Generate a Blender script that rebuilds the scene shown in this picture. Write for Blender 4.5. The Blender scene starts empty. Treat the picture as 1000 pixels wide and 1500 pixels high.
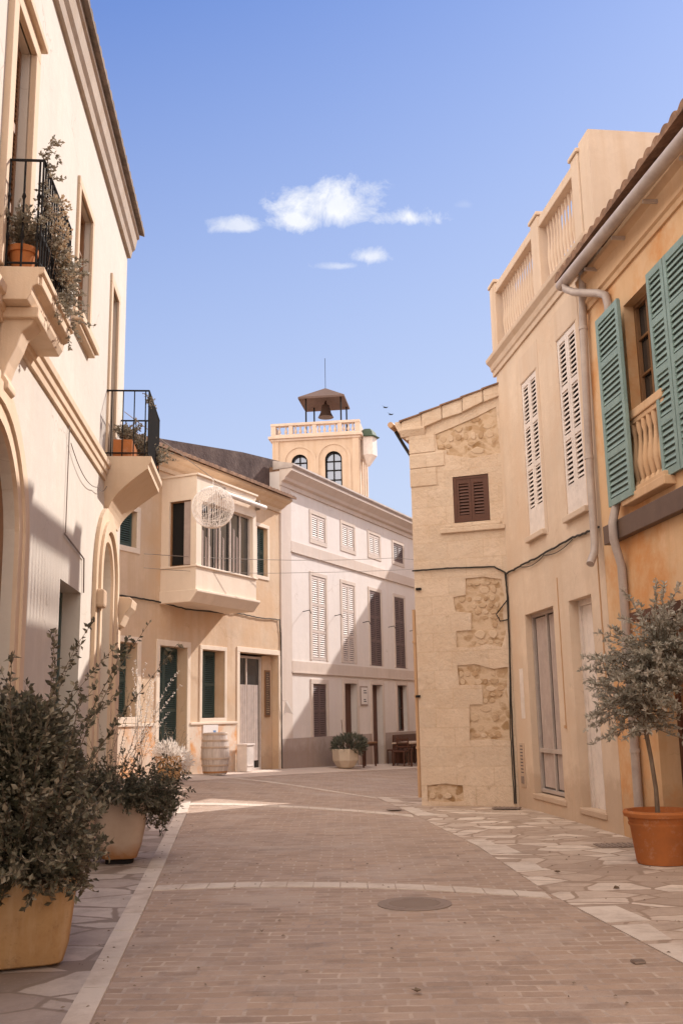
import bpy, math, random
from mathutils import Vector, Matrix
from mathutils.geometry import tessellate_polygon
random.seed(7)
R = math.radians
C = bpy.context.scene.collection
scene = bpy.context.scene
# ------------------------------------------------------------------ camera
TH = math.atan(298/1450.0); RO = R(1.1)
ct, st, cr, sr = math.cos(TH), math.sin(TH), math.cos(RO), math.sin(RO)
r0 = Vector((1, 0, 0)); f0 = Vector((0, ct, st)); u0 = Vector((0, -st, ct))
rv = cr*r0 - sr*u0; uv_ = sr*r0 + cr*u0
cam = bpy.data.cameras.new('camera'); camo = bpy.data.objects.new('camera', cam); C.objects.link(camo)
m = Matrix(((rv.x, uv_.x, -f0.x, 0), (rv.y, uv_.y, -f0.y, 0), (rv.z, uv_.z, -f0.z, 0), (0, 0, 0, 1)))
camo.matrix_world = Matrix.Translation((0, 0, 1.45)) @ m
cam.sensor_fit = 'VERTICAL'; cam.sensor_height = 36; cam.lens = 1450.0*36/1500; cam.clip_end = 2000; cam.clip_start = .05
scene.camera = camo
scene.render.resolution_x = 682; scene.render.resolution_y = 1024
scene.view_settings.view_transform = 'Standard'; scene.view_settings.look = 'None'
scene.view_settings.exposure = 0.80; scene.view_settings.gamma = 1
# ------------------------------------------------------------------ sun and sky
SAZ, SEL = R(46.2), R(34.0)        # sun azimuth from +Y towards +X, elevation
sd = Vector((math.sin(SAZ)*math.cos(SEL), math.cos(SAZ)*math.cos(SEL), math.sin(SEL)))
sl = bpy.data.lights.new('sun', 'SUN'); sl.energy = 3.6; sl.angle = R(.55); sl.color = (1.0, .94, .88)
so = bpy.data.objects.new('sun', sl); C.objects.link(so); so.rotation_euler = (-sd).to_track_quat('-Z', 'Y').to_euler(); so.location = (20, 20, 30)
w = bpy.data.worlds.new('World'); scene.world = w; w.use_nodes = True
nt = w.node_tree; N = nt.nodes; LK = nt.links
for n in list(N): N.remove(n)
def wn(t, **k):
    n = N.new(t)
    for a, b in k.items(): setattr(n, a, b)
    return n
out = wn('ShaderNodeOutputWorld'); bg = wn('ShaderNodeBackground'); bg.inputs[1].default_value = .15
sky = wn('ShaderNodeTexSky'); sky.sky_type = 'NISHITA'; sky.sun_disc = False
sky.sun_elevation = SEL; sky.sun_rotation = SAZ; sky.altitude = 0; sky.air_density = 1.0; sky.dust_density = 0.6; sky.ozone_density = 2.0
FILLC = (10.6, 9.5, 8.5, 1)  # colour of the added fill behind the viewer
SKYT = (.60, .81, 1.42, 1)
def wm(op, a, b=None, c=None):
    n = wn('ShaderNodeMath', operation=op)
    for i, v in enumerate((a, b, c)):
        if v is None: continue
        if isinstance(v, (int, float)): n.inputs[i].default_value = v
        else: LK.new(v, n.inputs[i])
    return n.outputs[0]
tint = wn('ShaderNodeMix', data_type='RGBA', blend_type='MULTIPLY'); tint.inputs[0].default_value = 1
gm = wn('ShaderNodeGamma'); gm.inputs[1].default_value = .5; LK.new(sky.outputs[0], gm.inputs[0])
LK.new(gm.outputs[0], tint.inputs[6]); tint.inputs[7].default_value = SKYT
tc = wn('ShaderNodeTexCoord'); sx = wn('ShaderNodeSeparateXYZ'); LK.new(tc.outputs['Generated'], sx.inputs[0])
yy = wm('MAXIMUM', sx.outputs[1], .05)
ax = wm('DIVIDE', sx.outputs[0], yy); az = wm('DIVIDE', sx.outputs[2], yy)
nz = wn('ShaderNodeTexNoise'); nz.inputs['Scale'].default_value = 22; nz.inputs['Detail'].default_value = 14; nz.inputs['Roughness'].default_value = .70; nz.inputs['Distortion'].default_value = .35
LK.new(tc.outputs['Generated'], nz.inputs['Vector'])
nz2 = wn('ShaderNodeTexNoise'); nz2.inputs['Scale'].default_value = 9; nz2.inputs['Detail'].default_value = 3
LK.new(tc.outputs['Generated'], nz2.inputs['Vector'])
def cloud(px, py, w_, h_, sharp=1.0):
    def ray(x, y):
        v = rv*((x-500)/1450) + uv_*((750-y)/1450) + f0
        return v.x/v.y, v.z/v.y
    cx, cz = ray(px, py); ex = abs(ray(px+w_, py)[0]-cx); ez = abs(ray(px, py-h_)[1]-cz)
    dx = wm('DIVIDE', wm('SUBTRACT', ax, cx), ex); dz = wm('DIVIDE', wm('SUBTRACT', az, cz), ez)
    # flat base: the lower half falls off faster
    dz = wm('MULTIPLY', dz, wm('ADD', 1.0, wm('MULTIPLY', wm('LESS_THAN', dz, 0), .55)))
    d = wm('SQRT', wm('ADD', wm('MULTIPLY', dx, dx), wm('MULTIPLY', dz, dz)))
    v = wm('ADD', wm('SUBTRACT', 1.0, d), wm('MULTIPLY', wm('SUBTRACT', nz.outputs[0], .5), 3.0))
    v = wm('ADD', v, wm('MULTIPLY', wm('SUBTRACT', nz2.outputs[0], .5), .9))
    return wm('MULTIPLY', wm('MINIMUM', wm('MAXIMUM', wm('MULTIPLY', v, 1.25), 0), 1), sharp)
cl = None
for a in ((492, 306, 92, 44), (592, 320, 66, 22), (440, 326, 48, 24), (348, 332, 36, 15, .75), (538, 376, 34, 18, .8), (500, 390, 38, 8, .45), (680, 300, 16, 8, .12)):
    c_ = cloud(*a); cl = c_ if cl is None else wm('MAXIMUM', cl, c_)
cmix = wn('ShaderNodeMix', data_type='RGBA'); hz = wn('ShaderNodeMix', data_type='RGBA')      # the pale band of air towards the horizon
hf = wm('MINIMUM', wm('MAXIMUM', wm('DIVIDE', wm('SUBTRACT', wm('ADD', .66, wm('MULTIPLY', sx.outputs[0], .22)), sx.outputs[2]), .56), 0), .92)
LK.new(hf, hz.inputs[0]); LK.new(tint.outputs[2], hz.inputs[6]); hz.inputs[7].default_value = (2.5, 2.85, 3.55, 1)
LK.new(cl, cmix.inputs[0]); LK.new(hz.outputs[2], cmix.inputs[6]); ccol = wn('ShaderNodeMix', data_type='RGBA'); nz3 = wn('ShaderNodeTexNoise'); nz3.inputs['Scale'].default_value = 40; nz3.inputs['Detail'].default_value = 6
LK.new(tc.outputs['Generated'], nz3.inputs['Vector']); LK.new(nz3.outputs[0], ccol.inputs[0]); ccol.inputs[6].default_value = (4.3, 4.3, 4.3, 1); ccol.inputs[7].default_value = (2.9, 3.1, 3.6, 1); LK.new(ccol.outputs[2], cmix.inputs[7])
# added fill light: unseen bright cloud behind the viewer, opposite the sun, brightening shaded walls
cv = wm('SUBTRACT', wm('SUBTRACT', wm('MULTIPLY', sx.outputs[2], .55), wm('ADD', sx.outputs[1], wm('MULTIPLY', sx.outputs[0], .95))), .22)
cv = wm('ADD', cv, wm('MULTIPLY', wm('SUBTRACT', nz2.outputs[0], .5), .5))
cv = wm('MINIMUM', wm('MAXIMUM', wm('MULTIPLY', cv, 3), 0), 1)
cmix2 = wn('ShaderNodeMix', data_type='RGBA'); LK.new(cv, cmix2.inputs[0]); LK.new(cmix.outputs[2], cmix2.inputs[6]); cmix2.inputs[7].default_value = FILLC
LK.new(cmix2.outputs[2], bg.inputs[0]); LK.new(bg.outputs[0], out.inputs[0])

# ------------------------------------------------------------------ materials
def mat(name, base=(.5, .5, .5), rough=.8, metal=0, spec=.3):
    m = bpy.data.materials.new(name); m.use_nodes = True
    b = m.node_tree.nodes['Principled BSDF']; b.inputs['Base Color'].default_value = (*base, 1)
    b.inputs['Roughness'].default_value = rough; b.inputs['Metallic'].default_value = metal
    b.inputs['Specular IOR Level'].default_value = spec
    return m
class NT:
    def __init__(s, m): s.t = m.node_tree; s.b = s.t.nodes['Principled BSDF']; s.tc = s.n('ShaderNodeTexCoord')
    def n(s, t, **k):
        n = s.t.nodes.new(t)
        for a, b in k.items(): setattr(n, a, b)
        return n
    def l(s, a, b): s.t.links.new(a, b)
    def noise(s, scale, detail=5, rough=.6, vec=None, stretch=None):
        n = s.n('ShaderNodeTexNoise'); n.inputs['Scale'].default_value = scale; n.inputs['Detail'].default_value = detail; n.inputs['Roughness'].default_value = rough
        v = vec or s.tc.outputs['Object']
        if stretch:
            mp = s.n('ShaderNodeMapping'); mp.inputs['Scale'].default_value = stretch; s.l(v, mp.inputs[0]); v = mp.outputs[0]
        s.l(v, n.inputs['Vector']); return n.outputs[0]
    def ramp(s, f, stops, interp='LINEAR'):
        r = s.n('ShaderNodeValToRGB'); e = r.color_ramp.elements; r.color_ramp.interpolation = interp
        while len(e) < len(stops): e.new(.5)
        for i, (p, c) in enumerate(stops):
            e[i].position = p; e[i].color = (*c, 1) if isinstance(c, tuple) else (c, c, c, 1)
        s.l(f, r.inputs[0]); return r.outputs[0]
    def mix(s, f, a, b, bt='MIX'):
        n = s.n('ShaderNodeMix', data_type='RGBA', blend_type=bt)
        for i, v in ((0, f), (6, a), (7, b)):
            if isinstance(v, (int, float)): n.inputs[i].default_value = v
            elif isinstance(v, tuple): n.inputs[i].default_value = (*v, 1)
            else: s.l(v, n.inputs[i])
        return n.outputs[2]
    def math(s, op, a, b=0):
        n = s.n('ShaderNodeMath', operation=op)
        for i, v in enumerate((a, b)):
            if isinstance(v, (int, float)): n.inputs[i].default_value = v
            else: s.l(v, n.inputs[i])
        return n.outputs[0]
    def bump(s, h, strength=.3, dist=.01):
        n = s.n('ShaderNodeBump'); n.inputs['Strength'].default_value = strength; n.inputs['Distance'].default_value = dist
        s.l(h, n.inputs['Height'])
        if s.b.inputs['Normal'].is_linked: s.l(s.b.inputs['Normal'].links[0].from_socket, n.inputs['Normal'])
        s.l(n.outputs[0], s.b.inputs['Normal'])
    def col(s, c): s.l(c, s.b.inputs['Base Color'])
def sc(c, k): return tuple(min(1, v*k) for v in c)
def plaster(name, c, var=.10, stain=None, stain_amt=.5, bump=.35, fine=70, streak=.25, stain_scale=.9, crack=None, basedirt=.55):
    if crack is None: crack = .0 if 'trim' in name or 'cornice' in name else .55
    m = mat(name, c, .92, spec=.15); t = NT(m)
    a = t.ramp(t.noise(1.1, 6, .62), [(.3, sc(c, 1-var*1.5)), (.72, sc(c, 1+var*.8))])
    a = t.mix(t.ramp(t.noise(9, 6, .7), [(.42, 0.0), (.75, .5)]), a, sc(c, .86))
    s_ = t.ramp(t.noise(2.2, 5, .6, stretch=(2.2, 2.2, .16)), [(.46, 0.0), (.66, min(.8, streak*1.7))])
    a = t.mix(s_, a, sc((c[0]*.8, c[1]*.72, c[2]*.62), 1))
    a = t.mix(t.ramp(t.noise(.45, 7, .72), [(.44, 0.0), (.50, .5), (.62, .5), (.68, 0.0)]), a, sc(c, .90))      # repaired patches
    vo = t.n('ShaderNodeTexVoronoi', feature='DISTANCE_TO_EDGE'); vo.inputs['Scale'].default_value = .9
    nv = t.n('ShaderNodeTexNoise'); nv.inputs['Scale'].default_value = 2.2; nv.inputs['Detail'].default_value = 6; t.l(t.tc.outputs['Object'], nv.inputs['Vector'])
    vm = t.n('ShaderNodeVectorMath', operation='MULTIPLY_ADD'); t.l(nv.outputs[1], vm.inputs[0]); vm.inputs[1].default_value = (.55,)*3; t.l(t.tc.outputs['Object'], vm.inputs[2]); t.l(vm.outputs[0], vo.inputs['Vector'])
    cr_ = t.math('MULTIPLY', t.ramp(vo.outputs['Distance'], [(0, 1.0), (.008, 0.0)]), t.ramp(t.noise(.8, 3, .5), [(.54, 0.0), (.62, crack)]))
    a = t.mix(cr_, a, sc((c[0]*.55, c[1]*.48, c[2]*.42), 1))
    sz = t.n('ShaderNodeSeparateXYZ'); t.l(t.tc.outputs['Object'], sz.inputs[0])
    dz_ = t.math('ADD', sz.outputs[2], t.math('MULTIPLY', t.noise(3.5, 5, .7), -.9)); a = t.mix(t.ramp(dz_, [(-.0, basedirt), (.25, 0.0)]) if basedirt else 0.0, a, sc((c[0]*.62, c[1]*.55, c[2]*.5), 1))
    if stain:
        a = t.mix(t.ramp(t.noise(stain_scale, 7, .68), [(.47, 0.0), (.62, stain_amt)]), a, stain)
    t.col(a)
    t.bump(t.noise(3, 5, .6), bump*.9, .04); t.bump(t.noise(fine, 4, .7), bump*1.3, .005)
    return m
def blocks(name, c, joint, bw=.62, bh=.31, off=.5, j=.012, var=.12, rough_bump=.4):
    m = mat(name, c, .93, spec=.15); t = NT(m)
    uvn = t.tc.outputs['UV']
    nz_ = t.n('ShaderNodeTexNoise'); nz_.inputs['Scale'].default_value = 2.5; t.l(uvn, nz_.inputs['Vector'])
    vm = t.n('ShaderNodeVectorMath', operation='MULTIPLY_ADD'); t.l(nz_.outputs[1], vm.inputs[0]); vm.inputs[1].default_value = (.03, .03, 0); t.l(uvn, vm.inputs[2])
    b = t.n('ShaderNodeTexBrick'); t.l(vm.outputs[0], b.inputs[0]); b.offset = off
    b.inputs['Scale'].default_value = 1; b.inputs['Brick Width'].default_value = bw; b.inputs['Row Height'].default_value = bh
    b.inputs['Mortar Size'].default_value = j; b.inputs['Mortar Smooth'].default_value = .4
    b.inputs['Color1'].default_value = (*sc(c, 1+var), 1); b.inputs['Color2'].default_value = (*sc(c, 1-var), 1); b.inputs['Mortar'].default_value = (*joint, 1)
    a = t.mix(.55, c, b.outputs[0]); a = t.mix(t.ramp(t.noise(1.6, 7, .7), [(.4, 0.0), (.7, .55)]), a, sc((c[0]*.85, c[1]*.76, c[2]*.66), 1))
    a = t.mix(t.ramp(t.noise(14, 6, .75), [(.5, 0.0), (.72, .5)]), a, sc(c, .72))
    t.col(a)
    a2 = t.mix(t.ramp(t.noise(2.6, 8, .75), [(.56, 0.0), (.66, .6)]), a, sc((c[0]*1.12, c[1]*1.15, c[2]*1.2), 1))
    a2 = t.mix(t.ramp(t.noise(5, 8, .8), [(.60, 0.0), (.68, .65)]), a2, (c[0]*.62, c[1]*.52, c[2]*.42)); t.col(a2)
    t.bump(b.outputs[1], -.8, .012); t.bump(t.noise(7, 6, .75), .8, .04); t.bump(t.noise(60, 5, .75), rough_bump, .008)
    return m
M = {}
M['left'] = plaster('cream_plaster', (.60, .53, .455), var=.05, streak=.10, bump=.25)
M['lefttrim'] = plaster('ochre_trim', (.66, .50, .36), var=.08, streak=.3, bump=.25)
M['leftcornice'] = plaster('stone_cornice', (.47, .375, .30), var=.16, streak=.5, bump=.4)  # base colour lowered to hold the shade on the cornice
M['yellow'] = plaster('yellow_plaster', (.66, .485, .34), var=.09, stain=(.60, .38, .22), stain_amt=.5)
M['yellowtrim'] = plaster('pale_trim', (.80, .66, .53), var=.05, streak=.15, bump=.2)
M['dado'] = plaster('stained_marble', (.76, .62, .50), var=.15, stain=(.66, .32, .13), stain_amt=1.0, stain_scale=1.5, bump=.15, streak=.5)
M['white'] = plaster('white_plaster', (.76, .68, .635), var=.04, streak=.12, bump=.2)
M['whitetrim'] = plaster('grey_trim', (.66, .55, .48), var=.07, streak=.2, bump=.2)
M['whitedado'] = plaster('grey_dado', (.46, .37, .33), var=.14, streak=.5)
M['stone'] = blocks('sandstone_blocks', (.67, .525, .40), (.60, .44, .31), var=.10)
M['rubble'] = mat('rubble_stone', (.5, .35, .22), .95, spec=.1)
t = NT(M['rubble']); vo = t.n('ShaderNodeTexVoronoi', feature='F1'); vo.inputs['Scale'].default_value = 6
nv = t.n('ShaderNodeTexNoise'); nv.inputs['Scale'].default_value = 3; t.l(t.tc.outputs['Object'], nv.inputs['Vector'])
vmm = t.n('ShaderNodeVectorMath', operation='MULTIPLY_ADD'); t.l(nv.outputs[1], vmm.inputs[0]); vmm.inputs[1].default_value = (.35,)*3; t.l(t.tc.outputs['Object'], vmm.inputs[2])
mp = t.n('ShaderNodeMapping'); mp.inputs['Scale'].default_value = (1, 1, 1.5); t.l(vmm.outputs[0], mp.inputs[0]); t.l(mp.outputs[0], vo.inputs['Vector'])
hs = t.n('ShaderNodeSeparateColor'); t.l(vo.outputs['Color'], hs.inputs[0])
a = t.ramp(hs.outputs[0], [(0, (.33, .20, .10)), (.5, (.44, .29, .17)), (1, (.55, .39, .26))])
a = t.mix(t.ramp(vo.outputs['Distance'], [(.42, 0.0), (.62, .85)]), a, (.63, .47, .33)); a = t.mix(t.ramp(t.noise(2.4, 5, .7), [(.45, 0.0), (.6, .85)]), a, (.60, .45, .32)); t.col(a)
t.bump(vo.outputs['Distance'], -.7, .05); t.bump(t.noise(30, 5, .7), .6, .02)
M['fieldstone'] = mat('field_stone', (.5, .35, .22), .95, spec=.1); t = NT(M['fieldstone']); g = t.n('ShaderNodeNewGeometry')
a = t.ramp(g.outputs['Random Per Island'], [(0, (.36, .22, .12)), (.35, (.54, .39, .26)), (.7, (.64, .49, .36)), (1, (.44, .28, .16))]); t.col(t.mix(t.ramp(t.noise(9, 6, .7), [(.4, 0.0), (.7, .6)]), a, (.60, .44, .30))); t.bump(t.noise(20, 6, .75), .8, .02)
M['cream'] = plaster('ochre_cream_plaster', (.69, .54, .415), var=.10, stain=(.60, .42, .29), stain_amt=.5, streak=.2)
M['creamtrim'] = plaster('cream_stone_trim', (.65, .505, .39), var=.08, streak=.3)
M['orange'] = plaster('orange_plaster', (.74, .49, .29), var=.12, stain=(.62, .29, .11), stain_amt=.9, stain_scale=.95, streak=.4)
M['orangetrim'] = plaster('orange_trim', (.66, .44, .27), var=.08, streak=.3)
M['tower'] = plaster('tower_plaster', (.62, .465, .345), var=.12, streak=.45, fine=20)
M['towertrim'] = plaster('tower_trim', (.66, .52, .42), var=.08, streak=.3, fine=20)
def painted(name, c, rough=.55, wear=None):
    m = mat(name, c, rough, spec=.35); t = NT(m)
    a = t.ramp(t.noise(5, 6, .65), [(.3, sc(c, .85)), (.7, sc(c, 1.1))])
    if wear: a = t.mix(t.ramp(t.noise(22, 6, .75), [(.58, 0.0), (.68, .8)]), a, wear)
    t.col(a); t.bump(t.noise(40, 3), .15, .003); return m
M['teal'] = painted('teal_paint', (.235, .325, .30), .6, (.33, .40, .36))
M['dkgreen'] = painted('dark_green_paint', (.055, .085, .075), .5)
M['whitepaint'] = painted('white_paint', (.72, .63, .57), .6, (.6, .5, .42))
M['greypaint'] = painted('pale_shutter_paint', (.58, .48, .42), .6)
M['whiteshut'] = painted('lit_shutter_paint', (.60, .50, .45), .6)  # sunlit copy of the white house shutter colour
M['shadeshut'] = painted('shaded_shutter_paint', (.15, .10, .095), .6)  # same shutters, with their shade painted in as a darker colour
M['brownwood'] = painted('brown_wood', (.10, .038, .022), .5)
M['wood'] = painted('warm_wood', (.24, .12, .055), .55)
M['fascia'] = painted('brown_fascia', (.135, .085, .062), .55, (.17, .11, .08))
M['iron'] = mat('black_iron', (.018, .015, .014), .8, spec=.12)
M['zinc'] = mat('zinc', (.46, .38, .34), .55, metal=.15); t = NT(M['zinc']); t.col(t.ramp(t.noise(3, 6, .7), [(.3, (.36, .29, .26)), (.7, (.52, .44, .39))])); t.bump(t.noise(25, 4), .15, .004)
M['pvc'] = mat('ochre_pipe', (.50, .31, .18), .6)
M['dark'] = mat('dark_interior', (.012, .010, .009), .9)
M['curtain'] = painted('curtain_cloth', (.42, .33, .29), .9)
M['glass'] = mat('window_glass', (.035, .035, .035), .04, spec=.9)
M['skyglass'] = mat('reflecting_glass', (.25, .27, .32), .08, metal=.7)
M['lace'] = painted('lace_curtain', (.62, .53, .48), .9)
M['cable'] = mat('black_cable', (.03, .025, .022), .6)
M['wire'] = mat('grey_wire', (.22, .17, .14), .6)
M['paleclay'] = plaster('pale_clay', (.62, .51, .40), var=.15, streak=.3, basedirt=0)
M['terra'] = mat('terracotta', (.5, .2, .08), .85, spec=.15); t = NT(M['terra']); a = t.mix(t.ramp(t.noise(3.5, 7, .75), [(.4, 0.0), (.7, .8)]), (.45, .155, .05), (.33, .125, .05)); a = t.mix(t.ramp(t.noise(9, 7, .8), [(.55, 0.0), (.68, .5)]), a, (.50, .30, .20)); t.col(a); t.bump(t.noise(60, 4), .25, .004)
M['clay'] = mat('ochre_clay', (.5, .29, .13), .8, spec=.2); t = NT(M['clay']); a = t.mix(t.ramp(t.noise(3, 6, .7), [(.4, 0.0), (.72, .7)]), (.46, .275, .125), (.30, .155, .065)); a = t.mix(t.ramp(t.noise(4, 5, .6, stretch=(2, 2, .3)), [(.48, 0.0), (.72, .55)]), a, (.58, .41, .25)); t.col(t.mix(t.ramp(t.noise(11, 7, .8), [(.56, 0.0), (.70, .6)]), a, (.23, .13, .07))); t.bump(t.noise(40, 4), .25, .005)
M['bluntpot'] = mat('grey_brown_clay', (.48, .36, .28), .7, spec=.25); t = NT(M['bluntpot']); a = t.mix(t.ramp(t.noise(3, 6, .7), [(.4, 0.0), (.72, .7)]), (.52, .39, .30), (.42, .29, .20))
se = t.n('ShaderNodeSeparateXYZ'); t.l(t.tc.outputs['Object'], se.inputs[0]); t.col(t.mix(t.ramp(t.math('ADD', se.outputs[2], t.math('MULTIPLY', t.noise(6), .25)), [(.22, .9), (.34, 0.0)]), a, (.33, .14, .045)))
M['soil'] = mat('soil', (.05, .03, .02), .95)
M['slate'] = mat('mossy_render', (.10, .07, .06), .95, spec=.1); t = NT(M['slate']); a = t.ramp(t.noise(1.6, 8, .7), [(.3, (.055, .036, .034)), (.6, (.12, .085, .075)), (.8, (.24, .18, .15))]); t.col(a); t.bump(t.noise(12, 6), .6, .04)
M['tile'] = mat('old_roof_tile', (.25, .15, .10), .9, spec=.15); t = NT(M['tile']); t.col(t.ramp(t.noise(5, 6, .75), [(.3, (.10, .06, .045)), (.55, (.26, .15, .095)), (.75, (.36, .25, .18))])); t.bump(t.noise(30, 5), .4, .01)
M['canopy'] = plaster('brown_metal_roof', (.15, .10, .085), var=.15, fine=10)
M['mosstile'] = plaster('mossy_tile', (.27, .20, .155), var=.3, stain=(.12, .09, .07), stain_amt=.8, stain_scale=5, bump=.5)
M['copper'] = mat('green_dome', (.06, .085, .055), .7)
M['bronze'] = mat('bronze', (.10, .06, .045), .45, metal=.6)
M['bird'] = mat('dark_feather', (.02, .02, .02), .8)
M['paper'] = mat('sign_white', (.72, .66, .62), .7); M['ink'] = mat('sign_ink', (.06, .05, .06), .7); M['blueink'] = mat('blue_print', (.15, .25, .42), .7)
M['steel'] = mat('cast_iron', (.26, .195, .16), .85, metal=0); t = NT(M['steel']); t.bump(t.noise(40, 2), .5, .01)
M['wicker'] = mat('white_wicker', (.85, .78, .72), .8)
def leafmat(name, c1, c2, c3, tr=.25, rough=.55):
    m = mat(name, c1, rough, spec=.35); t = NT(m); g = t.n('ShaderNodeNewGeometry')
    t.col(t.ramp(g.outputs['Random Per Island'], [(0, c1), (.5, c2), (1, c3)]))
    tb = t.n('ShaderNodeBsdfTranslucent'); tb.inputs[0].default_value = (*sc(c3, 1.1), 1)
    mx = t.n('ShaderNodeMixShader'); mx.inputs[0].default_value = tr
    o_ = t.t.nodes['Material Output']; t.l(t.b.outputs[0], mx.inputs[1]); t.l(tb.outputs[0], mx.inputs[2]); t.l(mx.outputs[0], o_.inputs[0]); return m
M['leaf'] = leafmat('olive_brown_leaf', (.024, .024, .013), (.068, .066, .036), (.32, .27, .19))
M['leafdk'] = leafmat('dark_leaf', (.020, .023, .014), (.050, .052, .030), (.20, .175, .12))
M['olive'] = leafmat('silver_olive_leaf', (.16, .15, .11), (.32, .30, .24), (.58, .53, .46))
M['succ'] = leafmat('grey_green_leaf', (.06, .075, .055), (.12, .13, .10), (.20, .19, .14))
M['dust'] = leafmat('dusty_leaf', (.12, .11, .075), (.22, .19, .14), (.34, .27, .19))
M['palefl'] = leafmat('white_flower', (.84, .78, .73), (.88, .84, .80), (.72, .65, .58), tr=.4)
M['dryfl'] = leafmat('dry_flower', (.35, .23, .12), (.45, .31, .18), (.55, .42, .28))
M['bark'] = mat('bark', (.17, .12, .085), .9, spec=.1); t = NT(M['bark']); t.col(t.ramp(t.noise(20, 5, .7, stretch=(1, 1, .2)), [(.3, (.12, .08, .055)), (.7, (.26, .20, .15))])); t.bump(t.noise(60, 4, stretch=(1, 1, .2)), .6, .01)
M['barrel'] = mat('weathered_oak', (.40, .31, .25), .85, spec=.2); t = NT(M['barrel']); t.col(t.ramp(t.noise(6, 6, .7, stretch=(3, 3, .3)), [(.3, (.42, .33, .28)), (.7, (.66, .57, .51))]))
# ground materials
def street_mat():
    m = mat('brick_paving', (.3, .23, .19), .8, spec=.25); t = NT(m); o_ = t.tc.outputs['Object']
    nz_ = t.n('ShaderNodeTexNoise'); nz_.inputs['Scale'].default_value = 1.3; nz_.inputs['Detail'].default_value = 4; t.l(o_, nz_.inputs['Vector'])
    vm = t.n('ShaderNodeVectorMath', operation='MULTIPLY_ADD'); t.l(nz_.outputs[1], vm.inputs[0]); vm.inputs[1].default_value = (.09, .09, 0); t.l(o_, vm.inputs[2])
    nf = t.n('ShaderNodeTexNoise'); nf.inputs['Scale'].default_value = 14; t.l(o_, nf.inputs['Vector'])
    vm2 = t.n('ShaderNodeVectorMath', operation='MULTIPLY_ADD'); t.l(nf.outputs[1], vm2.inputs[0]); vm2.inputs[1].default_value = (.022, .016, 0); t.l(vm.outputs[0], vm2.inputs[2])
    b = t.n('ShaderNodeTexBrick'); t.l(vm2.outputs[0], b.inputs[0]); b.inputs['Scale'].default_value = 1
    b.inputs['Brick Width'].default_value = .235; b.inputs['Row Height'].default_value = .114; b.inputs['Mortar Size'].default_value = .011; b.inputs['Mortar Smooth'].default_value = .35; b.inputs['Bias'].default_value = 0
    b.inputs['Color1'].default_value = (.43, .305, .225, 1); b.inputs['Color2'].default_value = (.32, .222, .162, 1); b.inputs['Mortar'].default_value = (.54, .425, .34, 1)
    # joints are pale only in patches, elsewhere filled with dirt
    jm = t.ramp(t.noise(2.6, 7, .8), [(.36, .0), (.60, 1.0)])
    col = t.mix(t.math('MULTIPLY', b.outputs[1], t.math('SUBTRACT', 1.0, jm)), b.outputs[0], (.28, .212, .18))
    col = t.mix(t.ramp(t.noise(.55, 6, .65), [(.35, 0.0), (.7, .5)]), col, (.36, .27, .215))
    col = t.mix(t.ramp(t.noise(3.3, 7, .75), [(.5, 0.0), (.72, .6)]), col, (.19, .14, .118))
    col = t.mix(t.ramp(t.noise(.8, 8, .7), [(.52, 0.0), (.60, .45)]), col, (.46, .37, .31))
    col = t.mix(t.ramp(t.noise(1.7, 8, .75, stretch=(.5, 1.6, 1)), [(.55, 0.0), (.66, .55)]), col, (.20, .15, .125))
    wn_ = t.n('ShaderNodeTexWhiteNoise', noise_dimensions='2D'); mpp = t.n('ShaderNodeMapping'); mpp.inputs['Scale'].default_value = (4.255, 8.772, 1); t.l(vm2.outputs[0], mpp.inputs[0]); fl = t.n('ShaderNodeVectorMath', operation='FLOOR'); t.l(mpp.outputs[0], fl.inputs[0]); t.l(fl.outputs[0], wn_.inputs['Vector'])
    col = t.mix(t.ramp(wn_.outputs[0], [(.6, 0.0), (1, .35)]), col, (.44, .34, .28))
    col = t.mix(t.ramp(t.noise(45, 3, .8), [(.6, 0.0), (.75, .5)]), col, (.38, .30, .26)); t.col(col)
    rr = t.ramp(t.noise(1.2, 5), [(.3, .6), (.7, .85)]); t.l(rr, t.b.inputs['Roughness'])
    t.bump(b.outputs[1], -.9, .010); t.bump(t.noise(1.2, 4, .6), .5, .08); t.bump(t.noise(9, 5, .7), .6, .025); t.bump(t.noise(90, 4), .4, .004); return m
M['street'] = street_mat()
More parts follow.
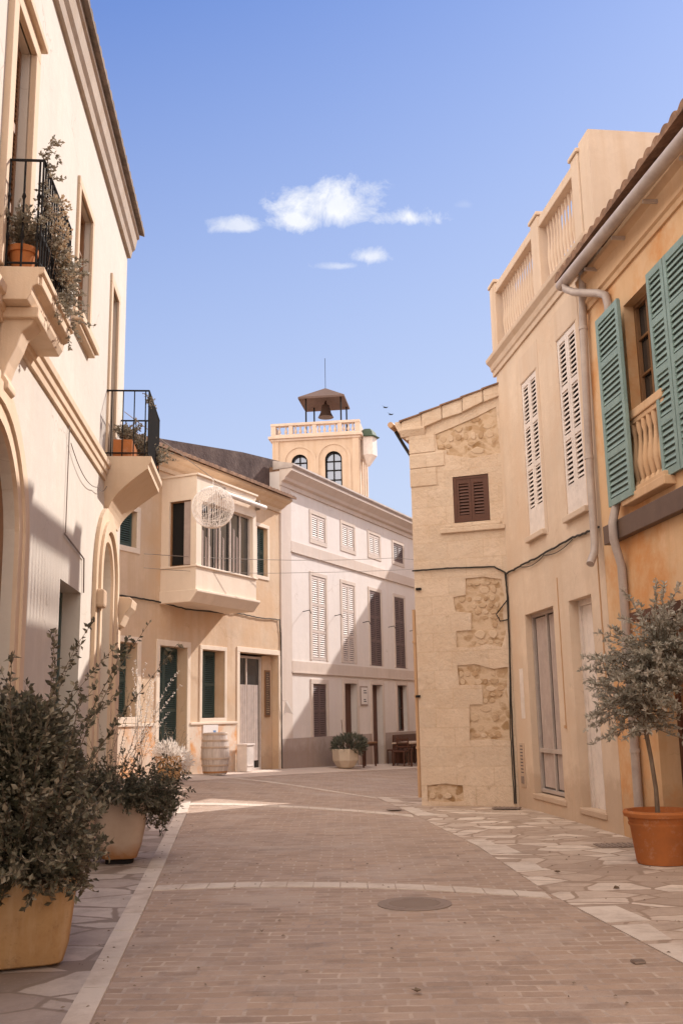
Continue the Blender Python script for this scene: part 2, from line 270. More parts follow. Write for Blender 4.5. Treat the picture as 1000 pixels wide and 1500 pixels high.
def crazy(name, c1, c2, c3, joint, scale=2.6):
    m = mat(name, c1, .75, spec=.3); t = NT(m)
    nv = t.n('ShaderNodeTexNoise'); nv.inputs['Scale'].default_value = 5; t.l(t.tc.outputs['Object'], nv.inputs['Vector'])
    vm = t.n('ShaderNodeVectorMath', operation='MULTIPLY_ADD'); t.l(nv.outputs[1], vm.inputs[0]); vm.inputs[1].default_value = (.06, .06, 0); t.l(t.tc.outputs['Object'], vm.inputs[2])
    mp = t.n('ShaderNodeMapping'); mp.inputs['Scale'].default_value = (.72, 1.15, 0); mp.inputs['Rotation'].default_value = (0, 0, .35); t.l(vm.outputs[0], mp.inputs[0])
    vo = t.n('ShaderNodeTexVoronoi', feature='F1'); vo.inputs['Scale'].default_value = scale; t.l(mp.outputs[0], vo.inputs['Vector'])
    ve = t.n('ShaderNodeTexVoronoi', feature='DISTANCE_TO_EDGE'); ve.inputs['Scale'].default_value = scale; t.l(mp.outputs[0], ve.inputs['Vector'])
    hs = t.n('ShaderNodeSeparateColor'); t.l(vo.outputs['Color'], hs.inputs[0])
    a = t.ramp(hs.outputs[0], [(0, c1), (.45, c2), (.9, c3)])
    a = t.mix(t.ramp(t.noise(6, 6, .7), [(.4, 0.0), (.7, .4)]), a, sc(c1, .8))
    a = t.mix(t.ramp(t.noise(1.3, 8, .75), [(.5, 0.0), (.68, .5)]), a, sc(c1, .65)); a = t.mix(t.ramp(t.noise(30, 5, .8), [(.58, 0.0), (.7, .5)]), a, sc(c3, 1.1))
    e = t.ramp(t.math('ADD', ve.outputs['Distance'], t.math('MULTIPLY', t.noise(22, 4, .7), -.05)), [(-.012, 1.0), (.022, 0.0)]); a = t.mix(e, a, joint); t.col(a)
    t.bump(e, -.6, .008); t.bump(t.noise(12, 5), .35, .012); return m
M['crazyR'] = crazy('crazy_paving', (.36, .265, .205), (.47, .36, .285), (.68, .57, .48), (.30, .215, .16), 3.3)
M['crazyL'] = crazy('left_crazy_paving', (.29, .225, .19), (.36, .28, .24), (.54, .45, .39), (.25, .19, .155), 2.4)
M['strip'] = plaster('pale_strip', (.66, .56, .48), var=.16, stain=(.42, .33, .27), stain_amt=.7, stain_scale=2.2, streak=0, basedirt=0)
M['farpave'] = plaster('pale_pavement', (.60, .48, .40), var=.12, streak=0, basedirt=0)

# ------------------------------------------------------------------ mesh helpers
class Fr:
    def __init__(s, o, u, n=None):
        s.o = Vector((o[0], o[1], o[2] if len(o) > 2 else 0)); s.u = Vector((u[0], u[1], 0)).normalized()
        n = n or (s.u.y, -s.u.x); s.n = Vector((n[0], n[1], 0)).normalized()
    def p(s, a, z, off=0): return s.o + s.u*a + s.n*off + Vector((0, 0, z))
WF = Fr((0, 0), (1, 0), (0, -1))
class MB:
    def __init__(s, fr=WF): s.v = []; s.f = []; s.fr = fr; s.c = []
    def add(s, vs, fs):
        s.c.append((len(s.v), len(s.f))); b = len(s.v); s.v += [Vector(v) for v in vs]; s.f += [tuple(b+i for i in f) for f in fs]; return s
    def box(s, s0, s1, z0, z1, o0, o1, fr=None):
        fr = fr or s.fr
        vs = [fr.p(a, z, o) for o in (o0, o1) for z in (z0, z1) for a in (s0, s1)]
        return s.add(vs, [(0, 1, 3, 2), (4, 6, 7, 5), (0, 2, 6, 4), (1, 5, 7, 3), (2, 3, 7, 6), (0, 4, 5, 1)])
    def prism(s, prof, s0, s1, fr=None):       # prof (o,z) extruded along u
        fr = fr or s.fr; n = len(prof)
        vs = [fr.p(s0, z, o) for o, z in prof] + [fr.p(s1, z, o) for o, z in prof]
        return s.add(vs, [tuple(range(n-1, -1, -1)), tuple(range(n, 2*n))] + [(i, (i+1) % n, n+(i+1) % n, n+i) for i in range(n)])
    def plate(s, pts, o0, o1, fr=None):        # polygon (s,z) extruded along n
        fr = fr or s.fr; n = len(pts)
        vs = [fr.p(a, z, o0) for a, z in pts] + [fr.p(a, z, o1) for a, z in pts]
        return s.add(vs, [tuple(range(n-1, -1, -1)), tuple(range(n, 2*n))] + [(i, (i+1) % n, n+(i+1) % n, n+i) for i in range(n)])
    def tube(s, pts, r, n=8, cap=True):
        pts = [Vector(p) for p in pts]; k = len(pts); vs = []; prev = None
        for i, p in enumerate(pts):
            d = (pts[min(i+1, k-1)] - pts[max(i-1, 0)]).normalized()
            a = prev if prev is not None else (Vector((0, 0, 1)) if abs(d.z) < .9 else Vector((1, 0, 0)))
            x = (a - d*a.dot(d))
            if x.length < 1e-4: x = d.orthogonal()
            x.normalize(); y = d.cross(x); prev = x
            rr = r[i] if isinstance(r, (list, tuple)) else r
            vs += [p + (x*math.cos(2*math.pi*j/n) + y*math.sin(2*math.pi*j/n))*rr for j in range(n)]
        fs = [(i*n+j, i*n+(j+1) % n, (i+1)*n+(j+1) % n, (i+1)*n+j) for i in range(k-1) for j in range(n)]
        if cap: fs += [tuple(range(n-1, -1, -1)), tuple(range((k-1)*n, k*n))]
        return s.add(vs, fs)
    def lathe(s, c, prof, n=24, sq=None, rot=0):   # prof (r,z); sq = superellipse exponent for rounded squares
        vs = []
        for r_, z in prof:
            for j in range(n):
                a = 2*math.pi*j/n; ca, sa = math.cos(a), math.sin(a); k = 1
                if sq: k = (abs(ca)**sq + abs(sa)**sq)**(-1/sq)
                x, y = r_*k*ca, r_*k*sa
                vs.append(Vector(c)+Vector((x*math.cos(rot)-y*math.sin(rot), x*math.sin(rot)+y*math.cos(rot), z)))
        k = len(prof); fs = [(i*n+j, i*n+(j+1) % n, (i+1)*n+(j+1) % n, (i+1)*n+j) for i in range(k-1) for j in range(n)]
        fs += [tuple(range(n-1, -1, -1)), tuple(range((k-1)*n, k*n))]
        return s.add(vs, fs)
    def split(s, name, m, root, per=1, **k):
        for i in range(0, len(s.c), per):
            q = MB(s.fr); a = s.c[i]; e = s.c[i+per] if i+per < len(s.c) else (len(s.v), len(s.f))
            q.v = s.v[a[0]:e[0]]; q.f = [tuple(j-a[0] for j in f) for f in s.f[a[1]:e[1]]]; q.build(name, m, root, **k)
    def quad(s, *pts): return s.add(pts, [tuple(range(len(pts)))])
    def build(s, name, m, root=None, smooth=False, bevel=0):
        me = bpy.data.meshes.new(name); o0 = root.matrix_world.translation if False else (Vector(root['_loc']) if root is not None else Vector((0, 0, 0)))
        me.from_pydata([tuple(v-o0) for v in s.v], [], s.f)
        uvl = me.uv_layers.new(name='UVMap'); u = s.fr.u; o = s.fr.o; n_ = s.fr.n
        me.update()
        for poly in me.polygons:
            nn = poly.normal
            for li in poly.loop_indices:
                v = me.vertices[me.loops[li].vertex_index].co + o0 - o
                if abs(nn.z) > .7: uvl.data[li].uv = (v.x, v.y)
                elif abs(nn.dot(u)) > .7: uvl.data[li].uv = (v.dot(n_)+.2, v.z)
                else: uvl.data[li].uv = (v.dot(u), v.z)
        ob = bpy.data.objects.new(name, me); C.objects.link(ob); me.materials.append(M[m] if isinstance(m, str) else m)
        if root is not None: ob.parent = root; ob['_loc'] = tuple(o0)
        else: ob['_loc'] = (0, 0, 0)
        if smooth:
            me.polygons.foreach_set('use_smooth', [True]*len(me.polygons)); me.set_sharp_from_angle(angle=R(38))
        if bevel:
            b = ob.modifiers.new('bevel', 'BEVEL'); b.width = bevel; b.segments = 2; b.limit_method = 'ANGLE'
        return ob
def thing(name, label, cat, loc=(0, 0, 0), group=None):
    o = bpy.data.objects.new(name, None); C.objects.link(o); o.location = loc; o['_loc'] = tuple(loc); o.empty_display_size = .2
    o['label'] = label; o['category'] = cat
    if group: o['group'] = group
    return o
def tag(o, label, cat, group=None):
    o['label'] = label; o['category'] = cat
    if group: o['group'] = group
    return o
def recenter(o):      # put a single-mesh thing's origin at its base
    me = o.data; n = len(me.vertices); c = Vector((sum(v.co.x for v in me.vertices)/n, sum(v.co.y for v in me.vertices)/n, min(v.co.z for v in me.vertices)))
    for v in me.vertices: v.co -= c
    o.location = c; return o
def struct(o): o['kind'] = 'structure'; return o
def gz(x, y):
    t = max(0, min(1, (y-15)/7)); wgt = t*t*(3-2*t); return wgt*(.21-.0715*(max(-5, min(3.5, x))+3.7))
def rect(a, b, c, d): return [(a, c), (b, c), (b, d), (a, d)]
def arch(a, b, z0, z1, n=14):      # opening with a semicircular (or elliptic) head reaching z1
    r_ = (b-a)/2; c = (a+b)/2; zs = z1-r_*1.0
    return [(a, z0), (b, z0)] + [(c+r_*math.cos(math.pi*i/n), zs+r_*math.sin(math.pi*i/n)) for i in range(0, n+1)]
def wall(fr, outline, holes, depth, body, m, root, name='wall', depths=None):
    b = MB(fr); polys = [[Vector((x, z, 0)) for x, z in outline]] + [[Vector((x, z, 0)) for x, z in h] for h in holes]
    flat = [p for q in polys for p in q]; tri = tessellate_polygon(polys)
    b.add([fr.p(p.x, p.y, 0) for p in flat], [tuple(t_) for t_ in tri])
    for i, h in enumerate(holes):
        d = depths[i] if depths else depth; n = len(h)
        b.add([fr.p(x, z, 0) for x, z in h] + [fr.p(x, z, -d) for x, z in h], [(j, (j+1) % n, n+(j+1) % n, n+j) for j in range(n)])
    n = len(outline)
    b.add([fr.p(x, z, 0) for x, z in outline] + [fr.p(x, z, -body) for x, z in outline], [(j, (j+1) % n, n+(j+1) % n, n+j) for j in range(n)] + [tuple(range(n, 2*n))])
    return b.build(name, m, root)
def casing(fr, a, b_, z0, z1, w_, o, m, root, name='window_frame', sill=False, bottom=True, o0=-.02):
    q = MB(fr); q.box(a-w_, a, z0, z1, o0, o); q.box(b_, b_+w_, z0, z1, o0, o); q.box(a-w_, b_+w_, z1, z1+w_, o0, o)
    if bottom: q.box(a-w_, b_+w_, z0-w_, z0, o0, o)
    ob = q.build(name, m, root, bevel=.008)
    if sill:
        q = MB(fr); q.box(a-w_-.06, b_+w_+.06, z0-w_-.10, z0-w_, -.02, o+.09); q.box(a-w_-.02, b_+w_+.02, z0-w_-.15, z0-w_-.10, -.02, o+.05); q.build('sill', m, root, bevel=.01)
    return ob
def shutter(fr, a, b_, z0, z1, o, m, root, groups=2, pitch=.05, st_=.045, back='dark', name='shutter', flat=False, slots=False):
    q = MB(fr); t_ = .035
    q.box(a, a+st_, z0, z1, o-t_, o); q.box(b_-st_, b_, z0, z1, o-t_, o)
    rail = .08; ih = (z1-z0-rail*(groups+1))/groups
    for g in range(groups+1):
        zz = z0 + g*(ih+rail); q.box(a+st_, b_-st_, zz, zz+rail, o-t_+.002, o-.002)
    for g in range(groups):
        zz = z0 + rail + g*(ih+rail); n = max(3, int(ih/pitch)); p = ih/n
        for k in range(n):
            zc = zz + k*p
            if slots: q.prism([(o-.032, zc+p*1.0), (o-.026, zc+p*1.04), (o-.003, zc+p*.40), (o-.010, zc+p*.34)], a+st_, b_-st_)
            else: q.prism([(o-.032, zc+p*.95), (o-.025, zc+p*1.0), (o-.003, zc+p*.25), (o-.010, zc+p*.20)], a+st_, b_-st_)
    ob = q.build(name, m, root)
    if back:
        k = MB(fr); k.box(a+.01, b_-.01, z0+.01, z1-.01, o-t_-.012, o-t_-.004); k.build('backing', back, ob)
    return ob
def pane(fr, a, b_, z0, z1, o, root, m='glass', frame='wood', nx=2, nz=3, fw=.05, name='window'):
    q = MB(fr); q.box(a, a+fw, z0, z1, o-.03, o+.02); q.box(b_-fw, b_, z0, z1, o-.03, o+.02); q.box(a+fw, b_-fw, z0, z0+fw, o-.03, o+.018); q.box(a+fw, b_-fw, z1-fw, z1, o-.03, o+.018)
    for i in range(1, nx): x = a+(b_-a)*i/nx; q.box(x-fw*.4, x+fw*.4, z0+fw, z1-fw, o-.025, o+.012)
    for i in range(1, nz): z = z0+(z1-z0)*i/nz; q.box(a+fw, b_-fw, z-fw*.3, z+fw*.3, o-.02, o+.007)
    ob = q.build(name, frame, root, bevel=.004); g = MB(fr); g.box(a+.01, b_-.01, z0+.01, z1-.01, o-.045, o-.032); g.build('pane', m, ob); return ob
def backplate(fr, h, o, m, root, name='door_panel'):
    b = MB(fr); b.plate(h, o-.03, o); return b.build(name, m, root)
def balusters(fr, s0, s1, z0, z1, o, n, r_, m, root, name='baluster', seg=10):
    b = MB(fr); H = z1-z0
    for i in range(n):
        a = s0+(s1-s0)*(i+.5)/n; c = fr.p(a, z0, o)
        b.lathe(c, [(r_*.8, 0), (r_*.8, H*.06), (r_*.5, H*.10), (r_*.95, H*.3), (r_, H*.38), (r_*.55, H*.62), (r_*.42, H*.8), (r_*.7, H*.9), (r_*.7, H)], seg)
    return b.build(name, m, root, smooth=True)
def tile_roof(fr, s0, s1, ze, oe, zr, orr, m, root, pitch=.22, amp=.055, name='roof', rows=8):
    b = MB(fr); n = int((s1-s0)/pitch)*8; prof = []
    for i in range(n+1):
        a = s0+(s1-s0)*i/n; ph = (a-s0)/pitch*math.pi; prof.append((a, abs(math.sin(ph))**.7*amp))
    cols = []
    for r_ in range(rows):
        for e in (0, 1):
            t_ = (r_+e)/rows; lift = .025*(1-e)
            cols.append([fr.p(a, ze+(zr-ze)*t_+h+lift, oe+(orr-oe)*t_) for a, h in prof])
    base = [[fr.p(a, ze-.02, oe) for a, h in prof], [fr.p(a, zr-.03, orr) for a, h in prof]]
    grid = [base[0]] + cols + [base[1]]; k = len(prof)
    for g in grid: b.v += g
    for j in range(len(grid)-1):
        for i in range(k-1): b.f.append((j*k+i, j*k+i+1, (j+1)*k+i+1, (j+1)*k+i))
    L_ = (len(grid)-1)*k
    for i in range(k-1): b.f.append((i, L_+i, L_+i+1, i+1))
    return b.build(name, m, root, smooth=True)
def leaves(name, items, m, root, fold=.25):
    """items: (pos, dir, length, width) -> one mesh of small folded leaves"""
    vs = []; fs = []; o0 = Vector(root['_loc']); rnd = random.random
    for p, d, L_, W_ in items:
        d = d.normalized(); a = Vector((rnd()-.5, rnd()-.5, rnd()-.5)); x = d.cross(a)
        if x.length < 1e-3: continue
        x.normalize(); n = x.cross(d); p = p-o0; b = len(vs); k = len(vs)
        mid = p+d*L_*.5
        vs += [p, mid+x*W_*.5+n*W_*fold, p+d*L_, mid-x*W_*.5+n*W_*fold, p+d*L_*.95-n*W_*.1]
        fs += [(b, b+1, b+2), (b, b+2, b+3)]; vs.pop()
    me = bpy.data.meshes.new(name); me.from_pydata([tuple(v) for v in vs], [], fs); me.materials.append(M[m]); ob = bpy.data.objects.new(name, me); C.objects.link(ob); ob.parent = root; ob['_loc'] = tuple(o0); return ob
def rdir(): 
    while True:
        v = Vector((random.uniform(-1, 1), random.uniform(-1, 1), random.uniform(-1, 1)))
        if .1 < v.length < 1: return v.normalized()
def stems(root, base, specs, m_stem='bark', m_leaf='leaf', L_=.04, W_=.018, per=30, r_=.004, name='foliage', lname=None, start=.15, droop=.5, leafup=.3):
    """specs: (start, direction, length)"""
    b = MB(); items = []
    for s0_, d, ln in specs:
        p = Vector(s0_); d = Vector(d).normalized(); pts = [p.copy()]; n = 9; wob = rdir()*.25
        for i in range(n):
            d = (d + Vector((0, 0, -droop/n)) + wob/n*1.5 + rdir()*.10).normalized(); p = p+d*ln/n; pts.append(p.copy())
        b.tube(pts, [r_*(1-.75*i/n) for i in range(n+1)], 4, cap=False)
        k = int(per*ln)
        for j in range(k):
            t_ = start+(1-start)*random.random(); f = t_*n; i = min(int(f), n-1); q = pts[i].lerp(pts[i+1], f-i); dd = (pts[i+1]-pts[i]).normalized()
            ld = (dd*.5+rdir()*.9+Vector((0, 0, leafup))).normalized(); s_ = random.uniform(.6, 1.25)
            items.append((q, ld, L_*s_, W_*s_))
    b.build('stem', m_stem, root); leaves(name, items, m_leaf, root)
    return items
def cable(pts, r_, label, m='cable', sag=0, cat='cable', group=None, n=10, jitter=0, name='cable'):
    b = MB(); P = []
    for i in range(len(pts)-1):
        a, c = Vector(pts[i]), Vector(pts[i+1])
        for k in range(n):
            t_ = k/n; q = a.lerp(c, t_); q.z -= sag*4*t_*(1-t_)*(a-c).length
            if jitter: q += rdir()*jitter
            P.append(q)
    P.append(Vector(pts[-1])); b.tube(P, r_, 6); o = recenter(b.build(name, m)); return tag(o, label, cat, group)

# ------------------------------------------------------------------ facade frames
L = Fr((-3.2303, 14.5), (-.08464, .99641))
W = Fr((-1.7365, 27.2711), (.42469, .90534))
K = Fr((2.7214, 16.3032), (.12433, -.99224), (-.99224, -.12433))
O = Fr((3.2416, 12.1518), (.10796, -.99416), (-.99416, -.10796))
S = Fr((1.2237, 16.8766), (.9339, -.35754), (-.35754, -.9339))
T = Fr((1.2237, 16.8766), (.35754, .9339), (-.9339, .35754))

# ------------------------------------------------------------------ ground
def sheet(name, m, poly, lift, step=.8):
    """ground sheet over a convex-ish polygon, following gz()"""
    polys = [[Vector((x, y, 0)) for x, y in poly]]; tri = tessellate_polygon(polys); b = MB()
    tris = [[Vector(poly[i]) for i in t_] for t_ in tri]
    # subdivide long triangles
    for _ in range(5):
        nt_ = []
        for t_ in tris:
            e = [(t_[(i+1) % 3]-t_[i]).length for i in range(3)]; k = max(range(3), key=lambda i: e[i])
            if e[k] > 2.0:
                mm = (t_[k]+t_[(k+1) % 3])/2; nt_ += [[t_[k], mm, t_[(k+2) % 3]], [mm, t_[(k+1) % 3], t_[(k+2) % 3]]]
            else: nt_.append(t_)
        tris = nt_
    for t_ in tris: b.quad(*[Vector((p.x, p.y, gz(p.x, p.y)+lift)) for p in t_])
    for i in range(len(poly)):
        a, c = Vector(poly[i]), Vector(poly[(i+1) % len(poly)]); n = max(1, int((c-a).length/.5))
        for k in range(n):
            p, q = a.lerp(c, k/n), a.lerp(c, (k+1)/n); zp, zq = gz(p.x, p.y), gz(q.x, q.y); b.quad((p.x, p.y, zp-.02), (q.x, q.y, zq-.02), (q.x, q.y, zq+lift-.0005), (p.x, p.y, zp+lift-.0005))
    return b.build(name, m)
b = MB(); xs = [-300, -60, -20] + [-12+i for i in range(25)] + [20, 60, 300]; ys = [-300, -60, -20] + [-5+i for i in range(45)] + [50, 70, 120, 400]
for y in ys:
    for x in xs: b.v.append(Vector((x, y, gz(x, y))))
k = len(xs)
for j in range(len(ys)-1):
    for i in range(k-1): b.f.append((j*k+i, j*k+i+1, (j+1)*k+i+1, (j+1)*k+i))
struct(b.build('street', 'street'))
KL = [(-.86, -1.5), (-1.40, 5.2), (-1.83, 9.0), (-2.30, 13.0), (-2.86, 17.75)]
def wl(y, off=0): return (-3.2303 - .08494*(y-14.5)) + off
struct(sheet('left_pavement', 'crazyL', [(x, y) for x, y in KL] + [(wl(17.7)-.3, 17.75), (wl(-1.5)-.05, -1.5)], .003))
kb = MB(); KR = [(-.72, -1.5), (-1.26, 5.2), (-1.68, 9.0), (-2.14, 13.0), (-2.69, 17.75)]
def lp(P, y):
    for i in range(len(P)-1):
        if P[i][1] <= y <= P[i+1][1]: t_ = (y-P[i][1])/(P[i+1][1]-P[i][1]); return P[i][0]+(P[i+1][0]-P[i][0])*t_
    return P[-1][0] if y > P[-1][1] else P[0][0]
y = -1.4
while y < 17.6:
    y2 = min(y+random.uniform(.5, .85), 17.7); g = .006
    q = [Vector((lp(KL, y), y+g, 0)), Vector((lp(KR, y), y+g, 0)), Vector((lp(KR, y2), y2-g, 0)), Vector((lp(KL, y2), y2-g, 0))]
    top = [v+Vector((0, 0, gz(v.x, v.y)+.016+random.uniform(0, .004))) for v in q]; bot = [v-Vector((0, 0, .05)) for v in q]
    kb.add(bot+top, [(4, 5, 6, 7), (0, 1, 5, 4), (1, 2, 6, 5), (2, 3, 7, 6), (3, 0, 4, 7)]); y = y2
struct(kb.build('kerb_strip', 'strip'))
RB = [(2.15, -1.5), (2.1, 3), (1.93, 6.17), (1.63, 8.49), (1.44, 11.49), (.94, 15.53), (.55, 19.19), (1.05, 20.1)]
struct(sheet('right_pavement', 'crazyR', RB + [(2.62, 20.0), (1.3, 16.9), (2.75, 16.35), (3.27, 12.1), (4.75, -1.5)], .003))
eb = MB()
for i in range(2, 6):
    a, c = Vector((*RB[i], 0)), Vector((*RB[i+1], 0)); n = int((c-a).length/.55)
    for k_ in range(n):
        if random.random() < .42: continue
        p = a.lerp(c, k_/n); q = a.lerp(c, (k_+random.uniform(.8, .97))/n); d = (c-a).normalized(); nx = Vector((d.y, -d.x, 0)); ww = random.uniform(.2, .32)
        pts = [p, q, q+nx*ww, p+nx*(ww+random.uniform(-.06, .06))]
        t4 = [Vector((v.x, v.y, gz(v.x, v.y)+.006)) for v in pts]; eb.add(t4+[v-Vector((0, 0, .02)) for v in t4], [(0, 1, 2, 3), (0, 4, 5, 1), (1, 5, 6, 2), (2, 6, 7, 3), (3, 7, 4, 0)])
struct(eb.build('pavement_edging', 'strip'))
def band(name, pts, wd, m='strip'):
    b = MB(); P = [Vector(p) for p in pts]; 
    for i in range(len(P)-1):
        a, c = P[i], P[i+1]; g = .004; vv = [(a.x+g, a.y-wd/2), (c.x-g, c.y-wd/2), (c.x-g, c.y+wd/2), (a.x+g, a.y+wd/2)]
        t4 = [Vector((x, y, gz(x, y)+.007)) for x, y in vv]; b.add(t4+[v-Vector((0, 0, .02)) for v in t4], [(0, 1, 2, 3), (0, 4, 5, 1), (1, 5, 6, 2), (2, 6, 7, 3), (3, 7, 4, 0)])
    return struct(b.build(name, m))
def curve(a, c, d, n=14):
    return [(a[0]*(1-t)**2+2*c[0]*t*(1-t)+d[0]*t*t, a[1]*(1-t)**2+2*c[1]*t*(1-t)+d[1]*t*t) for t in [i/n for i in range(n+1)]]
band('paving_band', curve((-1.69, 9.12), (-.1, 9.45), (1.6, 8.40)), .26)
band('paving_band', curve((-2.64, 17.3), (-.9, 17.4), (.95, 14.95)), .34)
band('paving_band', curve((-2.9, 23.0), (-1.0, 22.2), (.55, 18.9)), .26)
def wp(s, o): v = W.p(s, 0, o); return (v.x, v.y)
struct(sheet('far_pavement', 'farpave', [wp(-7.5, 0), wp(-7.5, 1.25), wp(-1.5, 1.25), wp(4, 1.6), wp(16, 1.8), wp(16, 0)], .015))

# ------------------------------------------------------------------ left house
lh = thing('town_house', 'cream plastered house on the left with two small iron balconies and arched doorways', 'house', tuple(L.p(-8, 0, -3)))
h_fd = rect(-7.42, -6.78, 4.88, 7.22); h_w2 = rect(-4.42, -3.62, 5.86, 7.28); h_w3 = rect(-1.92, -1.38, 4.82, 7.25)
h_gw = rect(-4.64, -3.46, 0.12, 2.85); h_a1 = arch(-8.3, -6.55, 0.0, 3.72, 18)
h_a2 = arch(-2.28, -1.25, 0.0, 3.72, 14)
wall(L, [(-22, -.5), (-.5, -.5), (-.5, 8.5), (-22, 8.5)], [h_fd, h_w2, h_w3, h_gw, h_a1, h_a2], .3, 7, 'left', lh, depths=[.16, .14, .14, .3, .2, .22])
b = MB(L); b.prism([(-.03, 8.36), (.05, 8.36), (.07, 8.46), (.11, 8.50), (.14, 8.66), (.17, 8.68), (.17, 8.74), (-.03, 8.74)], -22, -.46); b.build('cornice', 'leftcornice', lh)
tile_roof(L, -22, -.40, 8.77, .24, 9.9, -3.2, 'mosstile', lh, pitch=.2, amp=.05)
b = MB(L); b.prism([(-.02, 4.47), (.03, 4.47), (.035, 4.54), (.055, 4.55), (.06, 4.62), (.085, 4.63), (.09, 4.70), (.06, 4.74), (-.02, 4.75)], -22, -2.12); b.build('string_course', 'lefttrim', lh, bevel=.006)
def arch_ring(fr, a, b_, z0, z1, w_, o, m, root, n=22, steps=((0, 1, 1.0), (.35, .75, 1.7)), name='arch_surround'):
    q = MB(fr); r_ = (b_-a)/2; c = (a+b_)/2; zs = z1-r_
    for f0_, f1_, ok in steps:
        w0, w1 = w_*f0_, w_*f1_; P = []
        def ring(rr): return [(c-rr, z0)] + [(c-rr*math.cos(math.pi*i/n), zs+rr*math.sin(math.pi*i/n)) for i in range(n+1)] + [(c+rr, z0)]
        A, B = ring(r_+w0), ring(r_+w1); k = len(A)
        for i in range(k-1):
            vs = [fr.p(*A[i], 0), fr.p(*A[i+1], 0), fr.p(*B[i+1], 0), fr.p(*B[i], 0), fr.p(*A[i], o*ok), fr.p(*A[i+1], o*ok), fr.p(*B[i+1], o*ok), fr.p(*B[i], o*ok)]
            q.add(vs, [(4, 5, 6, 7), (0, 1, 5, 4), (3, 7, 6, 2)])
    return q.build(name, m, root)
arch_ring(L, -8.3, -6.55, 0, 3.72, .36, .035, 'lefttrim', lh)
arch_ring(L, -2.28, -1.25, 0, 3.72, .44, .04, 'lefttrim', lh, steps=((0, .3, 1.0), (.3, .62, 2.0), (.62, 1, 1.2)))
backplate(L, h_a1, -.09, M['wood'], lh, 'door'); backplate(L, h_a2, -.2, 'yellowtrim', lh, 'blind_panel')
casing(L, -7.42, -6.78, 4.88, 7.22, .15, .05, 'lefttrim', lh, bottom=False)
b = MB(L); b.box(-7.62, -6.58, 7.37, 7.44, -.02, .10); b.build('door_hood', 'lefttrim', lh, bevel=.01)
shutter(L, -7.40, -7.10, 4.9, 7.2, -.08, M['wood'], lh, groups=3, pitch=.045); shutter(L, -7.09, -6.80, 4.9, 7.2, -.08, M['wood'], lh, groups=3, pitch=.045)
casing(L, -4.42, -3.62, 5.86, 7.28, .10, .03, 'lefttrim', lh, sill=True)
pane(L, -4.42, -3.62, 5.86, 7.28, -.09, lh, m='wood')
casing(L, -1.92, -1.38, 4.82, 7.25, .13, .03, 'lefttrim', lh, bottom=False); pane(L, -1.92, -1.38, 4.82, 7.25, -.10, lh, m='wood')
pane(L, -4.64, -3.46, .12, 2.85, -.22, lh, frame='dkgreen', nx=2, nz=2, fw=.07, name='door')
# balconies
def balcony(s0, s1, o1, z, zr, style, fr=L, nb=5):
    b = MB(fr)
    if style == 1:
        b.prism([(0, z-.27), (o1-.10, z-.27), (o1-.07, z-.22), (o1-.06, z-.16), (o1-.02, z-.14), (o1-.02, z-.07), (o1+.02, z-.05), (o1+.02, z), (0, z)], s0-.02, s1+.02)
        b.box(s0+.02, s1-.02, z-.14, z-.06, 0, o1+.0)
        sl = b.build('balcony_slab', 'lefttrim', lh, bevel=.008)
        q = MB(fr); sc_ = (s0+s1)/2 - .32
        prof = [(0, z-.27), (.26, z-.27), (.28, z-.34), (.24, z-.40), (.17, z-.46), (.14, z-.56), (.08, z-.70), (.05, z-.80), (.09, z-.86), (.09, z-.91), (.03, z-.95), (0, z-.94)]
        q.prism(prof, sc_-.12, sc_+.12); q.box(sc_-.17, sc_+.17, z-.36, z-.27, 0, .30); q.build('corbel', 'lefttrim', lh, bevel=.015)
    else:
        n = 12; prof = [(0, z), (o1, z), (o1, z-.10), (o1-.05, z-.13)]
        b.prism([(0, z), (o1+.02, z), (o1+.02, z-.07), (o1-.02, z-.11), (o1-.02, z-.17), (0, z-.17)], s0, s1)
        for i in range(n):        # swept cavetto underside, narrower towards its foot
            t0, t1 = i/n, (i+1)/n
            def cc(t_): return (o1-.06)*(1-math.sin(t_*math.pi/2))**1.0+.03, z-.17-.60*t_, (s1-s0)*.5*(1-.30*t_**2)
            oa, za, wa = cc(t0); ob_, zb, wb = cc(t1); ob_ = max(ob_, .03); m_ = (s0+s1)/2
            vs = [fr.p(m_-wa, za, 0), fr.p(m_+wa, za, 0), fr.p(m_+wa, za, oa), fr.p(m_-wa, za, oa), fr.p(m_-wb, zb, 0), fr.p(m_+wb, zb, 0), fr.p(m_+wb, zb, ob_), fr.p(m_-wb, zb, ob_)]
            b.add(vs, [(3, 2, 6, 7), (0, 3, 7, 4), (1, 5, 6, 2)] + ([(4, 7, 6, 5)] if i == n-1 else []))
        b.build('balcony_slab', 'lefttrim', lh)
    q = MB(fr); e = .03; zt = z+zr
    path = [fr.p(s0+e, zt, 0), fr.p(s0+e, zt, o1-e), fr.p(s1-e, zt, o1-e), fr.p(s1-e, zt, 0)]
    q.tube(path, .013, 6)
    for pz in (z+.05,): q.tube([p_-Vector((0, 0, zr-.05)) for p_ in path], .010, 6)
    bars = [(s0+e, o1*(i+.5)/nb) for i in range(nb)] + [(s0+e+(s1-s0-2*e)*i/(13 if style == 1 else 25), o1-e) for i in range(14 if style == 1 else 26)] + [(s1-e, o1*(i+.5)/nb) for i in range(nb)]
    for a, o in bars:
        q.tube([fr.p(a, z, o), fr.p(a, zt, o)], .009 if style == 1 else .008, 5)
        if style == 1: q.tube([fr.p(a, z+.22, o), fr.p(a, z+.27, o), fr.p(a, z+.32, o)], [.006, .02, .006], 6); q.tube([fr.p(a, z+zr*.62, o), fr.p(a, z+zr*.62+.04, o), fr.p(a, z+zr*.62+.08, o)], [.006, .018, .006], 6)
    return q.build('railing', 'iron', lh)
balcony(-7.50, -6.30, .34, 4.86, .92, 1, nb=3)
